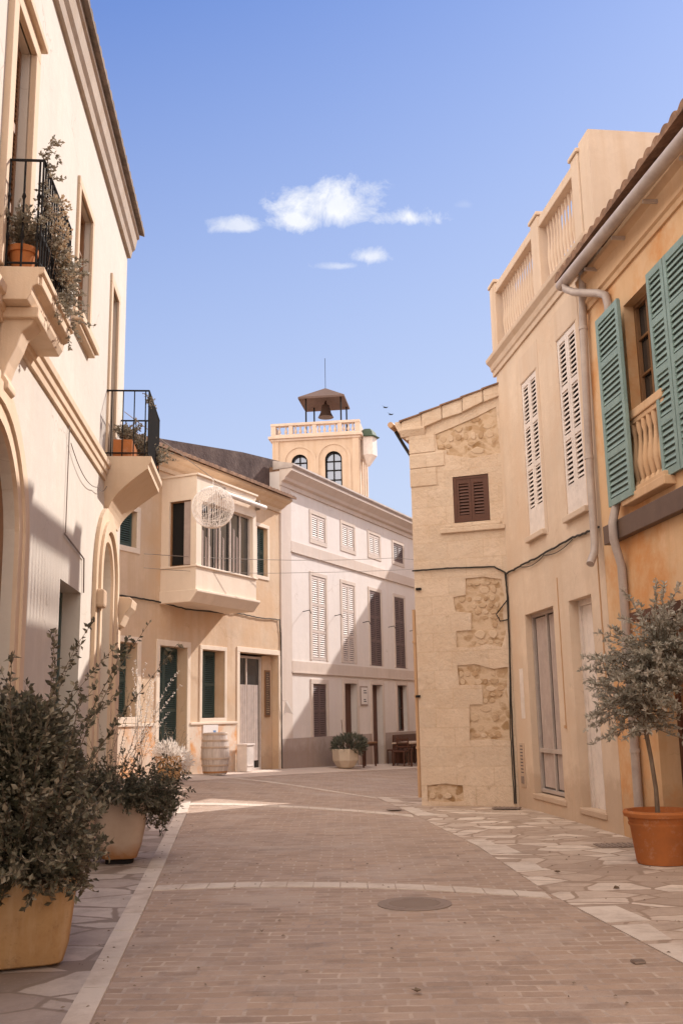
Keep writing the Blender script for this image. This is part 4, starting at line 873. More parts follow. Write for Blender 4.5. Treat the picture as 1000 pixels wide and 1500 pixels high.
pipe(oh, [O.p(.02, 6.95, .27), O.p(.05, 6.84, .27), O.p(.22, 6.72, .22), O.p(.70, 6.50, .10), O.p(.82, 6.42, .06), O.p(.86, 6.28, .052), O.p(.78, 4.0, .052), O.p(.74, 3.60, .155), O.p(.74, 3.40, .155), O.p(.68, 3.1, .06), O.p(.64, .05, .06)], .05, [O.p(.66, 2.2, .06), O.p(.655, 1.0, .06)])
# brown fascia
o_ = MB(O); o_.box(.28, 14, 3.41, 3.64, .002, .10); o_.build('fascia_board', 'fascia', oh, bevel=.008)
# window with shutters
dk = pane(O, 1.18, 2.55, 3.92, 6.12, -.14, oh, frame='wood', nx=4, nz=5, fw=.05)
shutter(O, .66, 1.36, 3.80, 6.14, .155, 'teal', oh, groups=4, pitch=.062, st_=.075, back='teal')
shutter(O, 1.96, 2.38, 3.84, 6.15, .055, 'teal', oh, groups=4, pitch=.062, st_=.065, back='teal'); shutter(O, 2.40, 3.0, 3.84, 6.15, .055, 'teal', oh, groups=4, pitch=.062, st_=.065, back='teal')
b = MB(O); b.box(1.0, 2.15, 3.74, 3.84, -.02, .13); b.box(1.02, 2.1, 4.70, 4.80, -.09, .06); b.box(1.04, 2.1, 4.64, 4.70, -.08, .04); b.box(1.05, 2.1, 3.84, 3.90, -.1, .10); b.split('balcony_rail', 'orangetrim', oh, bevel=.01)
balusters(O, 1.16, 2.0, 3.90, 4.64, -.0, 6, .062, 'orangetrim', oh)
b = MB(O); b.tube([O.p(1.1, 4.86, -.1), O.p(2.2, 4.86, -.1)], .014, 6); b.build('hand_rail', 'zinc', oh)
q = MB(O)
for i in range(6): q.box(1.18+i*.237, 1.18+(i+1)*.237-.006, .1, 2.45, -.30, -.26)
dr = q.build('door', 'wood', oh); q = MB(O); q.box(1.26, 2.6, .85, .92, -.26, -.24); q.box(1.18, 1.26, .1, 2.45, -.26, -.23); q.box(1.26, 2.6, 2.36, 2.45, -.26, -.23); q.build('door_frame', 'brownwood', dr)
pane(O, 5.2, 6.5, 3.92, 6.12, -.25, oh, frame='wood', nx=2, nz=4); pane(O, 4.6, 5.9, .1, 2.6, -.25, oh, frame='wood', nx=2, nz=3)
# awning cassette above the door
b = MB(O); b.box(.95, 2.7, 2.42, 2.52, .0, .12); b.build('door_lintel', 'brownwood', oh)

# ------------------------------------------------------------------ houses out of sight behind the corner (they shade the crossing and the white house)
rh = thing('town_house', 'low plain house behind the stone house along the side street', 'house', tuple(W.p(6, 0, 7)))
b = MB(W); b.box(4.3, 13, -1, 8.3, 5.0, 10.5); b.box(-.8, 4.295, -1, 5.4, 5.0, 10.5); b.build('wall', 'cream', rh); b = MB(W); b.box(4.2, 13.1, 8.3, 8.42, 4.95, 10.6); b.box(-.9, 4.29, 5.4, 5.52, 4.95, 10.6); b.split('roof', 'tile', rh)
eh = thing('town_house', 'tall plain house closing the side street behind the stone house', 'house', tuple(W.p(19, 0, 6)))
b = MB(W); b.box(15.9, 24, -1.5, 12.1, 2.4, 11); b.build('wall', 'cream', eh); b = MB(W); b.box(15.9, 24.1, 12.1, 12.2, 2.35, 11.1); b.build('roof', 'tile', eh)

# ------------------------------------------------------------------ cables
cable([S.p(-.02, 3.86, .03), S.p(.6, 3.86, .03), S.p(1.4, 3.83, .03), S.p(1.58, 3.72, .035), S.p(1.60, 3.3, .03), S.p(1.56, 1.2, .03), S.p(1.56, .03, .03)], .014, 'thick black cable running across the stone house and down beside its right edge', jitter=.003)
cable([S.p(1.60, 3.7, .05), S.p(1.585, 2.4, .04), S.p(1.53, 1.2, .04), S.p(1.535, .03, .03)], .008, 'thin second cable running down beside the thick one at the stone house edge', jitter=.004)
cable([S.p(1.60, 3.27, .035), S.p(1.40, 3.04, .04), S.p(1.46, 2.92, .05), S.p(1.58, 2.94, .035)], .010, 'short black cable loop sticking out of the stone house wall', jitter=.003)
P = [K.p(.03, 3.70, .03), K.p(.9, 3.71, .03), K.p(2.0, 3.72, .03), K.p(3.2, 3.74, .03), K.p(4.15, 3.70, .03)]
cable(P, .016, 'twisted black cable bundle across the pale ochre facade', jitter=.008, sag=.01)
cable([p+Vector((0, 0, -.03)) for p in P[1:4]], .006, 'thin loose wire sagging below the cable bundle on the ochre facade', sag=.05)
cable([W.p(-7.4, 4.03, .04), W.p(-6.4, 4.03, .04), W.p(-5.66, 4.02, .04), W.p(-5.0, 3.90, .3), W.p(-2.93, 4.0, .04)], .018, 'dark cable strung under the bay window', jitter=.006)
cable([W.p(-2.93, 4.02, .03), W.p(-2.2, 4.05, .03), W.p(-1.2, 4.02, .03), W.p(-.1, 4.05, .03), W.p(-.02, 3.6, .03), W.p(-.02, 2.0, .03), W.p(-.02, .1, .03)], .014, 'cable crossing above the glazed door and dropping down the corner', jitter=.008)
cable([L.p(-4.56, 4.47, .02), L.p(-4.56, 3.33, .02)], .006, 'thin wire running straight down the cream wall', 'wire')
cable([L.p(-4.62, 3.32, .02), L.p(-3.45, 3.24, .02), L.p(-3.40, 2.86, .02)], .009, 'thin wire above the ground floor window of the cream house', 'wire')
cable([L.p(-4.5, 4.30, .03), L.p(-2.9, 4.2, .06), L.p(-1.9, 4.5, .03)], .005, 'loose wire looping towards the far balcony', 'wire', sag=.08)
cable([W.p(-6.9, 4.9, .5), W.p(3, 6.0, 2.2), W.p(12, 6.8, 4.9)], .007, 'thin wire strung across the side street at upper window height', 'wire', sag=.01)
cable([W.p(-6.9, 4.6, .5), W.p(-2, 5.0, 1.6), W.p(12, 7.1, 4.9)], .006, 'second thin wire strung across the side street below the first', 'wire', sag=.01)
# hanging ball
bc = Vector((-2.25, 17, 5.07)); hb = thing('hanging_lantern', 'big round white wicker ball hanging in front of the bay window', 'lantern', tuple(bc))
b = MB(); rr = .372
for k_ in range(26):
    ax_ = math.pi*k_/26; b.tube([bc+Vector((rr*math.sin(t_)*math.cos(ax_), rr*math.sin(t_)*math.sin(ax_), rr*math.cos(t_))) for t_ in [2*math.pi*j/28 for j in range(29)]], .0036, 4, cap=False)
for k_ in range(15):
    n_ = rdir(); a_ = n_.orthogonal().normalized(); c_ = n_.cross(a_); b.tube([bc+(a_*math.cos(t_)+c_*math.sin(t_))*rr*.99 for t_ in [2*math.pi*j/28 for j in range(29)]], .003, 4, cap=False)
b.build('wicker_shell', 'wicker', hb)
b = MB(); b.tube([bc+Vector((0, 0, .3)), bc+Vector((0, 0, .52))], .006, 5); b.build('cord', 'wicker', hb); b = MB(); b.lathe(bc-Vector((0, 0, .03)), [(.02, 0), (.045, .03), (.05, .07), (.02, .12)], 10); b.build('bulb', 'wire', hb)
ca_ = L.p(-.5, 5.9, .02)
cable([ca_, bc+Vector((0, 0, .52))], .006, 'wire from the cream house corner holding the wicker ball', 'wire', sag=.0)
cable([bc+Vector((0, 0, .52)), W.p(-2.2, 7.2, .35)], .004, 'wire from the wicker ball back to the eave of the yellow house', 'wire', sag=.02)

# ------------------------------------------------------------------ small street things
def at_(o, l, c, g=None): return tag(recenter(o), l, c, g)
b = MB(); b.lathe((.51, 8.17, .001), [(.29, 0), (.29, .005), (.27, .006)], 32); b.lathe((.51, 8.17, .002), [(.24, 0), (.24, .007), (.02, .008)], 32)
for i in range(-4, 5):
    hw_ = math.sqrt(.2**2-(i*.045)**2); b.box(.51-hw_, .51+hw_, .009, .0125, -8.17+i*.045-.008, -8.17+i*.045+.008)
at_(b.build('manhole_cover', 'steel'), 'round worn iron manhole cover in the brick street', 'manhole cover')
def drain(x, y, wx, wy, rot, lab):
    b = MB(); fr = Fr((x, y), (math.cos(rot), math.sin(rot)))
    b.box(-wx/2, wx/2, .004, .014, -wy/2, wy/2, fr)
    for i in range(7): a = -wx/2+wx*(i+.5)/7; b.box(a-wx*.035, a+wx*.035, .012, .02, -wy*.42, wy*.42, fr)
    at_(b.build('drain_cover', 'steel'), lab, 'drain', None)
drain(2.92, 11.3, .42, .32, .05, 'rectangular drain cover in the pavement beside the potted olive tree')
drain(2.45, 15.85, .42, .25, -.35, 'drain cover at the foot of the stone house wall')
drain(1.68, 6.2, .07, .06, .2, 'tiny square drain cover in the street near the right pavement edge')
b = MB(); b.lathe((.72, 15.9, .012), [(.12, 0), (.12, .006)], 16); at_(b.build('valve_cover', 'steel'), 'small round valve cover by the far pavement edge', 'valve cover')
for x, y, l in ((.35, 5.63, 'dried brown leaf curled on the street in the foreground'), (2.2, 8.6, 'fallen leaf lying on the right pavement near the olive pot'), (1.9, 9.5, 'small dark fallen leaf in the middle of the right pavement'), (-.6, 7.2, 'tiny dry leaf on the street left of the manhole cover'), (2.6, 6.9, 'pale dry leaf on the crazy paving at the right edge')):
    b = MB(); n = 7; c = Vector((x, y, .012)); rim = [c+Vector((math.cos(2*math.pi*i/n)*.03*random.uniform(.4, 1.3), math.sin(2*math.pi*i/n)*.022*random.uniform(.5, 1.3), random.uniform(0, .028))) for i in range(n)]
    b.add([c]+rim, [(0, 1+i, 1+(i+1) % n) for i in range(n)]); at_(b.build('fallen_leaf', 'bark'), l, 'leaf')
# potted olive tree
def g0(x, y): return gz(x, y)
ot = thing('potted_olive_tree', 'young olive tree in a large round terracotta pot by the orange house', 'potted tree', (3.02, 10.0, 0))
px, py = 3.02, 10.0
b = MB(); b.lathe((px, py, .007), [(.235, 0), (.245, .02), (.285, .34), (.30, .36), (.30, .375), (.292, .38), (.305, .43), (.335, .435), (.345, .47), (.335, .49), (.30, .49), (.295, .44)], 40); b.build('pot', 'terra', ot, smooth=True)
b = MB(); b.lathe((px, py, .40), [(.295, 0), (.295, .035), (.1, .05)], 24); b.build('soil', 'soil', ot)
b = MB(); tr = [Vector((2.99, 9.95, .42)), Vector((2.985, 9.93, .7)), Vector((2.96, 9.93, 1.0)), Vector((2.93, 9.92, 1.22)), Vector((2.95, 9.9, 1.5)), Vector((3.03, 9.88, 1.8)), Vector((3.1, 9.85, 2.15))]
b.tube(tr, [.026, .022, .021, .022, .017, .013, .007], 8)
specs = []; items = []
for i in range(210):
    t_ = random.random()**.8; p = tr[3].lerp(tr[5], t_) if t_ < 1 else tr[5]; p = Vector((2.93+.16*t_, 9.92-.07*t_, 1.2+.85*t_))
    th_ = random.uniform(0, 2*math.pi); d = Vector((math.cos(th_), math.sin(th_)*.9, random.uniform(-.35, .9)))
    ln = random.uniform(.28, .66)
    if d.x > 0: ln *= 1.0 if t_ > .2 else .6
    specs.append((p, d, ln))
for i in range(26):   # taller shoots on the right
    specs.append((Vector((3.1, 9.85, 1.85)), Vector((random.uniform(-.3, .75), random.uniform(-.5, .3), 1)), random.uniform(.4, .92)))
for d, ln in (((-.9, -.1, .35), .66), ((-.95, 0, .0), .58), ((-.9, .1, -.25), .6), ((-.8, -.2, .55), .62), ((-.85, -.2, -.12), .66)): 
    for k_ in range(3): specs.append((Vector((2.95, 9.92, 1.45+.25*k_*random.random())), Vector(d)+rdir()*.12, ln*random.uniform(.85, 1.05)))
keep = []
for s_, d, ln in specs:
    e = Vector(s_)+Vector(d).normalized()*ln
    if e.x > 3.40: ln *= max(.35, (3.40-s_[0])/(e.x-s_[0]+1e-6))
    keep.append((s_, d, ln))
b.build('trunk', 'bark', ot, smooth=True)
stems(ot, None, [(Vector(a)+Vector((0, 0, .07)), b_, c_) for a, b_, c_ in keep], m_leaf='olive', L_=.056, W_=.021, per=125, r_=.0055, droop=.35, name='crown')

# big planter, left foreground
pl = thing('planter', 'large square ochre clay planter overflowing with dark bushy shrub, nearest on the left', 'planter', (-2.03, 6.5, 0))
b = MB(); b.lathe((-2.03, 6.5, .02), [(.235, 0), (.25, .01), (.28, .12), (.31, .40), (.315, .49), (.30, .50), (.285, .45)], 48, sq=7, rot=R(20)); b.build('pot', 'clay', pl, smooth=True)
b = MB(); b.lathe((-2.03, 6.5, .006), [(.17, 0), (.17, .03)], 24, sq=7, rot=R(20)); b.build('foot', 'bark', pl)
b = MB(); b.lathe((-2.03, 6.5, .42), [(.25, 0), (.25, .03)], 24, sq=7, rot=R(20)); b.build('soil', 'soil', pl)
specs = []
for i in range(520):
    a = random.uniform(0, 2*math.pi); r_ = .22*math.sqrt(random.random()); s_ = Vector((-2.05+r_*math.cos(a), 6.5+r_*math.sin(a), .48))
    q = random.random()
    if q < .60: d = Vector((math.cos(a)*.75, math.sin(a)*.75, random.uniform(.3, 1.2))); ln = random.uniform(.45, 1.05)
    elif q < .89: d = Vector((math.cos(a)*1.0, math.sin(a)*1.0, random.uniform(.25, .7))); ln = random.uniform(.25, .55)
    else: d = Vector((random.uniform(-.6, .30), random.uniform(-.3, .4), 1)); ln = random.uniform(1.0, 1.75)
    specs.append((s_, d, ln))
def clip_wall(specs, lim=.12, xr=None):
    out_ = []
    for s_, d, ln in specs:
        d = Vector(d).normalized(); e = s_+d*ln; lx = wl(e.y)+lim
        if e.x < lx: ln *= max(.25, (s_.x-lx)/(s_.x-e.x))
        e = s_+d*ln
        if xr is not None:
            lim_x = xr*e.y/6.5
            if e.x > lim_x: ln *= max(.2, (lim_x-s_.x)/(e.x-s_.x+1e-6))
        out_.append((s_, d, ln))
    return out_
stems(pl, None, clip_wall(specs, xr=-1.64), m_leaf='leaf', L_=.049, W_=.026, per=62, r_=.005, droop=.6, name='foliage', leafup=.1)
b = []   # dense heart of the bush
for i in range(21000):
    v = rdir(); r_ = random.random()**.45; p = Vector((-2.12+v.x*.43*r_, 6.50+v.y*.46*r_, 1.02+v.z*.60*r_)); 
    if p.x > wl(p.y)+.06 and p.z > .44+.2*random.random(): b.append((p, (v+rdir()*.8).normalized(), random.uniform(.035, .065), random.uniform(.02, .034)))
leaves('inner_foliage', b, 'leaf', pl)
# middle planter
pm = thing('planter', 'rounded grey brown clay pot with dark trailing plant, second along the left wall', 'planter', (-2.36, 10.75, 0))
b = MB(); b.lathe((-2.36, 10.75, .05), [(.14, 0), (.175, .01), (.215, .12), (.25, .3), (.265, .5), (.265, .57), (.25, .575), (.24, .5)], 48, sq=4.5, rot=R(8)); b.build('pot', 'bluntpot', pm, smooth=True)
b = MB(); b.lathe((-2.36, 10.75, .006), [(.14, 0), (.14, .045)], 24, sq=5, rot=R(8)); b.build('foot', 'iron', pm)
specs = []
for i in range(420):
    a = random.uniform(0, 2*math.pi); r_ = .2*math.sqrt(random.random()); s_ = Vector((-2.36+r_*math.cos(a), 10.75+r_*math.sin(a), .56))
    if random.random() < .82: d = Vector((math.cos(a)*.75+.12, math.sin(a)*.75, random.uniform(.5, 1.5))); ln = random.uniform(.30, .72)
    else: d = Vector((1.0, random.uniform(-.2, .9), random.uniform(.3, .8))); ln = random.uniform(.5, .8)
    specs.append((s_, d, ln))
stems(pm, None, clip_wall(specs, xr=-1.12), m_leaf='leafdk', L_=.045, W_=.022, per=60, r_=.004, droop=1.1, name='foliage', leafup=0)
specs = [(Vector((-2.45, 10.6, .6)), Vector((random.uniform(-.1, .5), random.uniform(-.4, .2), 1)), random.uniform(.7, 1.35)) for i in range(16)]
stems(pm, None, clip_wall(specs), m_leaf='dust', L_=.03, W_=.008, per=40, r_=.003, droop=.5, name='foliage')
# white flower pot at the yellow house
fp = W.p(-6.5, 0, .95); fz = gz(fp.x, fp.y)+.03; fx, fy = fp.x, fp.y
pf = thing('planter', 'ochre pot full of white flowers in front of the yellow house', 'planter', (fx, fy, fz))
b = MB(); b.lathe((fx, fy, fz), [(.19, 0), (.21, .02), (.25, .38), (.27, .44), (.28, .47), (.26, .48), (.25, .42)], 36, sq=5, rot=.4); b.build('pot', 'clay', pf, smooth=True)
it = []
for i in range(1700):
    v = rdir()*random.uniform(.4, 1.15); p = Vector((fx+.05+v.x*.38, fy+v.y*.34, fz+.50+v.z*.24-.18*max(0, v.x))); it.append((p, (v+rdir()*.7+Vector((0, 0, .5))).normalized(), random.uniform(.05, .13), random.uniform(.012, .035)))
leaves('flowers', it, 'palefl', pf)
stems(pf, None, [(Vector((fx+random.uniform(-.2, .2), fy, fz+.45)), Vector((random.uniform(-.9, .6), random.uniform(-.3, .3), 1)), random.uniform(.35, .8)) for i in range(28)], m_leaf='dust', L_=.05, W_=.012, per=25, r_=.004, droop=.3, name='foliage')
# white climbing jasmine stems against first opening
jp = W.p(-7.0, 0, .5); pj = thing('climbing_plant', 'tall pale wispy flowering plant at the left end of the yellow house', 'plant', (jp.x, jp.y, gz(jp.x, jp.y)))
stems(pj, None, [(Vector((jp.x+random.uniform(-.1, .1), jp.y, gz(jp.x, jp.y)+.1)), Vector((random.uniform(-.10, .22), random.uniform(-.1, .1), 1)), random.uniform(1.4, 2.5)) for i in range(14)], m_leaf='palefl', L_=.045, W_=.018, per=45, r_=.004, droop=.12, name='foliage', start=.3)
# barrel
bp = W.p(-4.05, 0, .5); bz = gz(bp.x, bp.y)+.03; ba = thing('barrel', 'weathered wooden barrel standing between the green door and the glazed door', 'barrel', (bp.x, bp.y, bz))
b = MB(); b.lathe((bp.x, bp.y, bz), [(.265, 0), (.29, .11), (.325, .39), (.33, .48), (.315, .65), (.28, .86), (.265, .93), (.25, .93), (.245, .90), (0.01, .90)], 28); b.build('staves', 'barrel', ba, smooth=True)
b = MB()
for z, r_ in ((.03, .278), (.18, .31), (.33, .327), (.58, .327), (.73, .306), (.87, .280)): b.lathe((bp.x, bp.y, bz+z), [(r_, 0), (r_+.004, .002), (r_+.004, .042), (r_, .044)], 28)
b.build('hoop', 'bluntpot', ba)
sg = thing('wall_sign', 'small white notice with a blue mark above the barrel', 'sign', tuple(W.p(-3.55, 1.1, .02)))
b = MB(W); b.box(-3.85, -3.20, .85, 1.29, .024, .04); b.build('board', 'paper', sg); b = MB(W); b.box(-3.42, -3.30, .98, 1.16, .04, .043); b.build('printing', 'blueink', sg)
# white box stand left of the glazed door
wb = W.p(-2.30, 0, .3); wz = gz(wb.x, wb.y)+.03; b = MB(W); b.box(-2.46, -2.12, wz, wz+.62, .12, .40); b.box(-2.48, -2.10, wz+.62, wz+.66, .10, .42); b.box(-2.43, -2.15, wz+.12, wz+.15, .40, .412); at_(b.build('pedestal', 'whitepaint', bevel=.01), 'short white pedestal at the left jamb of the glazed door', 'pedestal')
mb = thing('menu_board', 'narrow brown framed menu board beside the glazed door', 'menu board', tuple(W.p(-.42, 1.6, -.2)))
b = MB(W); b.box(-.56, -.28, 1.45, 2.68, -.199, -.165); b.build('frame', 'wood', mb, bevel=.008)
b = MB(W); b.box(-.53, -.31, 1.5, 2.63, -.165, -.158); b.build('sheet', 'fascia', mb)
b = MB(W)
for i in range(22): zz = 2.55-i*.047; b.box(-.50, -.50+random.uniform(.08, .17), zz, zz+.014, -.158, -.155)
b.build('lettering', 'dryfl', mb)
# sign on the white house, white flag
sg = thing('wall_sign', 'framed grey notice between the two brown doors of the white house', 'sign', tuple(W.p(5.45, 1.9, 0)))
b = MB(W); b.box(5.20, 5.76, 1.74, 2.36, 0, .03); b.build('frame', 'whitedado', sg, bevel=.01); b = MB(W); b.box(5.25, 5.71, 1.79, 2.31, .03, .036); b.build('board', 'paper', sg)
b = MB(W)
for zz, w_ in ((2.2, .2), (2.13, .24), (1.92, .16), (1.86, .2)): b.box(5.42, 5.42+w_, zz, zz+.03, .036, .038)
b.build('lettering', 'ink', sg)
b = MB(W); b.add([W.p(.05, 1.85, .12), W.p(.13, 1.85, .14), W.p(.30, 1.50, .22), W.p(.12, 1.56, .10), W.p(.03, 1.50, .06), W.p(.07, 1.85, .10)], [(0, 1, 2, 3), (0, 3, 4, 5)]); b.tube([W.p(.05, 1.9, .0), W.p(.08, 1.87, .14)], .01, 5); at_(b.build('pennant', 'paper'), 'small white cloth pennant on the corner of the white house', 'flag')
# planter at white house
fp = W.p(2.45, 0, .75); fx, fy = fp.x, fp.y; fz = gz(fx, fy)+.03
pw_ = thing('planter', 'faceted pale clay bowl with grey green succulents in front of the white house', 'planter', (fx, fy, fz))
b = MB(); b.lathe((fx, fy, fz), [(.20, 0), (.26, .04), (.38, .22), (.40, .52), (.38, .54), (.36, .48)], 8, rot=.3); b.build('pot', 'paleclay', pw_)
it = []
for i in range(900):
    v = rdir(); p = Vector((fx+.12+v.x*.42, fy+v.y*.3, fz+.62+v.z*.22)); it.append((p, (v*.8+Vector((0, 0, .6))+rdir()*.5).normalized(), random.uniform(.12, .22), random.uniform(.03, .06)))
leaves('foliage', it, 'succ', pw_)
b = MB(); b.tube([(fx-.05, fy, fz+.6), (fx-.10, fy, fz+1.35)], .012, 5); b.tube([(fx+.05, fy, fz+.6), (fx+.07, fy, fz+.98)], .01, 5); b.split('stem', 'bark', pw_)
# cafe furniture
def chair(fr_pt, rot, lab, grp='cafe chairs by the white house'):
    x, y = fr_pt; z = gz(x, y)+.035; f = Fr((x, y, z), (math.cos(rot), math.sin(rot))); t_ = thing('cafe_chair', lab, 'chair', (x, y, z), grp)
    b = MB(f); b.box(-.21, .21, .42, .46, -.21, .21); b.build('seat', 'brownwood', t_, bevel=.012)
    b = MB(f); b.box(-.21, -.17, .46, .86, -.21, -.18); b.box(.17, .21, .46, .86, -.21, -.18)
    for k_ in range(3): b.box(-.17, .17, .56+.11*k_, .61+.11*k_, -.205, -.185)
    b.build('backrest', 'brownwood', t_)
    for a, o in ((-.19, -.19), (.19, -.19), (-.19, .19), (.19, .19)): b = MB(f); b.tube([f.p(a, 0, o), f.p(a, .42, o)], .018, 6); b.build('leg', 'brownwood', t_)
def table(fr_pt, rot, lab, wx=.6, wy=.5, h=.7, m='wood'):
    x, y = fr_pt; z = gz(x, y)+.035; f = Fr((x, y, z), (math.cos(rot), math.sin(rot))); t_ = thing('cafe_table', lab, 'table', (x, y, z), 'cafe tables by the white house')
    b = MB(f); b.box(-wx/2, wx/2, h-.05, h, -wy/2, wy/2); b.build('tabletop', m, t_, bevel=.012)
    b = MB(f); b.box(-wx/2+.04, wx/2-.04, h-.12, h-.05, -wy/2+.04, wy/2-.04); b.build('apron', 'brownwood', t_)
    for a, o in ((-1, -1), (1, -1), (-1, 1), (1, 1)): b = MB(f); b.tube([f.p(a*(wx/2-.05), 0, o*(wy/2-.05)), f.p(a*(wx/2-.07), h-.05, o*(wy/2-.07))], .028, 6); b.build('leg', 'brownwood', t_)
wr = math.atan2(W.u.y, W.u.x)
table(wp(3.75, .75), wr, 'small dark wooden side table beside the succulent bowl', 1.0, .45, .72)
table(wp(7.2, .95), wr, 'long wooden cafe table near the second brown door', 1.9, .7, .74, 'bluntpot'); table(wp(9.8, .8), wr, 'wooden cafe table farthest along the white house', 1.4, .7, .74)
chair(wp(6.0, 1.0), wr-1.57, 'dark wooden chair at the near end of the long cafe table'); chair(wp(8.7, .9), wr+1.57, 'dark wooden chair between the two far cafe tables'); chair(wp(7.2, .33), wr+3.14, 'dark wooden chair against the wall behind the long cafe table')
bz_ = wp(8.6, .26); f = Fr((bz_[0], bz_[1], gz(*bz_)+.03), tuple(W.u.xy)); t_ = thing('bench', 'low brown wooden bench against the grey base of the white house', 'bench', tuple(f.o)); b = MB(f); b.box(-.9, 1.3, .42, .47, -.2, .18); b.build('seat', 'brownwood', t_)
b = MB(f); b.box(-.9, 1.3, .5, .95, -.22, -.19); b.build('backrest', 'brownwood', t_)
for a in (-.8, 1.15): b = MB(f); b.box(a, a+.08, 0, .42, -.18, .16); b.build('leg', 'brownwood', t_)
# birds
for p, l in (((1.18, 22, 8.25), 'small dark bird flying left of the stone house eave'), ((1.06, 22, 8.42), 'tiny dark bird flying higher beside the stone house')):
    c = Vector(p); b = MB(); b.tube([c+Vector((-.05, 0, 0)), c+Vector((-.015, 0, .005)), c+Vector((.025, 0, .0)), c+Vector((.06, 0, .005))], [.004, .014, .013, .003], 6); b.add([c+Vector((-.015, 0, .01)), c+Vector((.025, 0, .01)), c+Vector((.05, .02, .03)), c+Vector((.09, .06, .04)), c+Vector((-.05, -.02, .03)), c+Vector((-.09, -.06, .04))], [(0, 1, 2, 3), (0, 5, 4, 1)]); at_(b.build('bird', 'bird'), l, 'bird', 'birds over the side street')

# ------------------------------------------------------------------ balcony plants
def potp(fr, s_, o, z, label, r_=.09, h=.17, leaf='dust', n=14, ln=(.15, .32), L_=.042, W_=.02, per=130, droop=.6, spread=.7, box=None, extra=None, name='potted_plant'):
    c = fr.p(s_, z, o); t_ = thing(name, label, 'potted plant', tuple(c))
    b = MB(fr)
    if box: b.box(s_-box/2, s_+box/2, z, z+h, o-r_, o+r_)
    else: b.lathe(c, [(r_*.7, 0), (r_*.95, h*.8), (r_*1.08, h*.8), (r_*1.1, h), (r_*.9, h), (r_*.88, h*.9)], 18)
    b.build('pot', 'terra', t_, smooth=not box)
    sp = [(c+fr.u*(random.uniform(-.5, .5)*(box or r_))+Vector((0, 0, h)), fr.n*random.uniform(-spread*.5, spread)+fr.u*random.uniform(-spread, spread)+Vector((0, 0, 1)), random.uniform(*ln)) for i in range(n)]
    stems(t_, None, sp, m_leaf=leaf, L_=L_, W_=W_, per=per, r_=.003, droop=droop, name='foliage'); return t_
potp(L, -7.30, .14, 4.86, 'terracotta pot at the near end of the first balcony', r_=.11, h=.24, n=45, ln=(.2, .42))
potp(L, -7.02, .15, 4.86, 'terracotta pot with dusty foliage on the first balcony', r_=.10, h=.2, n=45, ln=(.2, .42))
potp(L, -6.72, .17, 4.86, 'pot of dried orange flowers on the first balcony', leaf='dryfl', r_=.08, h=.15, n=26, ln=(.2, .42), L_=.04, W_=.03)
potp(L, -6.45, .17, 4.86, 'pot with grey foliage at the far end of the first balcony', leaf='dust', r_=.075, h=.15, n=22, ln=(.2, .40))
vn = thing('climbing_plant', 'dusty climbing plant wound round the corner of the first balcony railing', 'plant', tuple(L.p(-7.45, 5.0, .33)))
sp = []
for i in range(70):
    a = random.uniform(-7.1, -6.4); sp.append((L.p(a, random.uniform(4.8, 5.35), .33), L.n*random.uniform(0, 1)+L.u*random.uniform(-.8, .8)+Vector((0, 0, random.uniform(-1, .6))), random.uniform(.1, .24)))
for i in range(30): sp.append((L.p(-7.44, random.uniform(5.3, 5.95), .33), L.n*random.uniform(-.6, .8)+L.u*random.uniform(-.2, .8)+Vector((0, 0, random.uniform(-.5, 1))), random.uniform(.06, .15)))
df = thing('dried_flowers', 'bunch of dried orange brown flowers hanging outside the first balcony railing', 'flowers', tuple(L.p(-7.1, 5.25, .36)))
it = []
for cs_, cz_, cr_ in ((-7.25, 5.50, .10), (-7.08, 5.36, .09), (-6.98, 5.22, .08), (-6.82, 5.10, .06)):
    for i in range(170): v = rdir(); it.append((L.p(cs_, cz_, .38)+v*cr_*random.uniform(.5, 1), (v+rdir()*.6).normalized(), random.uniform(.02, .04), random.uniform(.015, .03)))
leaves('blossom', it, 'dryfl', df)
b = MB()
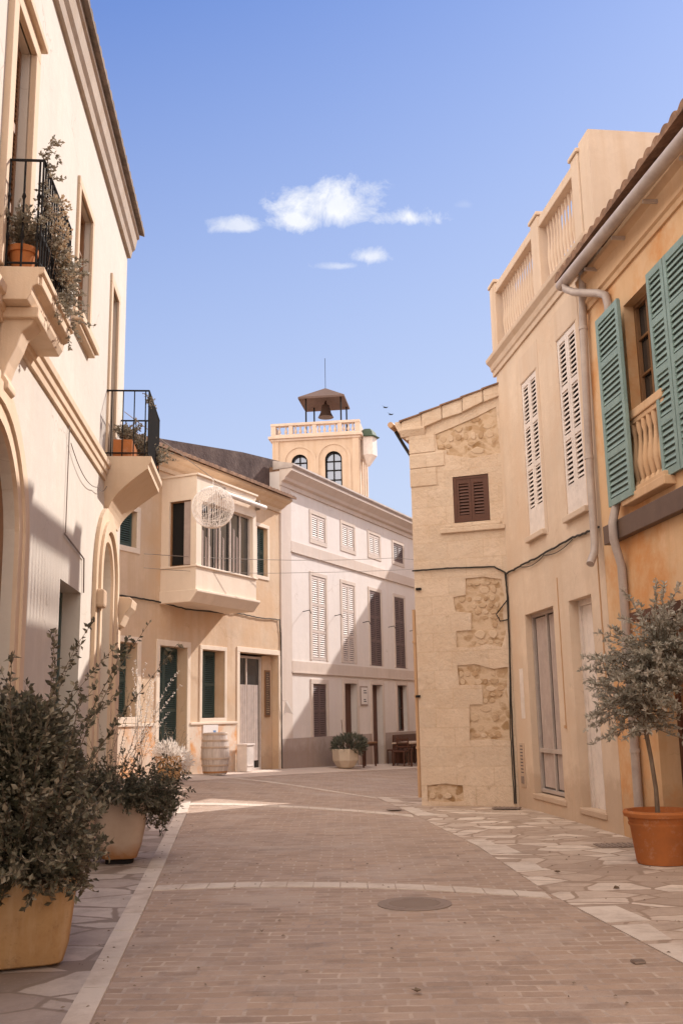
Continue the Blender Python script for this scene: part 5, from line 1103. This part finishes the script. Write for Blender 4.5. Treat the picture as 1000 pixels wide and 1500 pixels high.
for a in (-7.25, -7.08, -6.98): b.tube([L.p(a, 5.0, .33), L.p(a, 5.2, .35), L.p(a, 5.4, .37)], .003, 4)
b.build('stem', 'bark', df)
stems(vn, None, sp, m_leaf='dust', L_=.035, W_=.02, per=150, r_=.003, droop=.4, name='foliage')
potp(L, -1.75, .22, 4.80, 'terracotta trough with trailing plants on the far balcony', r_=.12, h=.24, box=.6, n=60, ln=(.18, .38), leaf='dust')
potp(L, -1.25, .36, 4.80, 'smaller terracotta pot behind the trough on the far balcony', r_=.10, h=.2, n=40, ln=(.18, .38))
potp(L, -.9, .48, 4.80, 'pot with pale foliage spilling through the far balcony railing', r_=.08, h=.17, n=40, ln=(.18, .38), spread=1.1)
vn = thing('climbing_plant', 'small green sprig tied to the corner of the far balcony railing', 'plant', tuple(L.p(-2.07, 5.55, .55)))
stems(vn, None, [(L.p(-2.05+random.random()*.1, 5.55+random.random()*.1, .55), rdir(), random.uniform(.05, .12)) for i in range(12)], m_leaf='dust', L_=.03, W_=.016, per=170, r_=.003, droop=.4)

# grit and dry bits lying about the street
random.seed(31)
b = MB()
for i in range(260):
    q_ = random.random()
    if q_ < .35: y = random.uniform(4, 17); x = lp(KR, y)+random.uniform(-.25, .25)
    elif q_ < .6: y = random.uniform(5, 15); x = random.uniform(1.9, 3.0)
    else: y = random.uniform(4.5, 14); x = random.uniform(-1.2, 1.6)
    c = Vector((x, y, gz(x, y)+.018 if q_ < .35 else gz(x, y)+.010)); k = random.uniform(.004, .013); a = random.uniform(0, 6.28); dx = Vector((math.cos(a), math.sin(a), 0))*k; dy = Vector((-math.sin(a), math.cos(a), 0))*k*random.uniform(.3, .8)
    b.add([c-dx-dy, c+dx-dy, c+dx+dy, c-dx+dy, c+Vector((0, 0, k*.6))], [(0, 1, 4), (1, 2, 4), (2, 3, 4), (3, 0, 4)])
gr = b.build('grit', 'bark'); gr['kind'] = 'stuff'; gr['label'] = 'scattered dry bits and grit on the paving'; gr['category'] = 'grit'

for o in scene.objects:
    if '_loc' in o: del o['_loc']
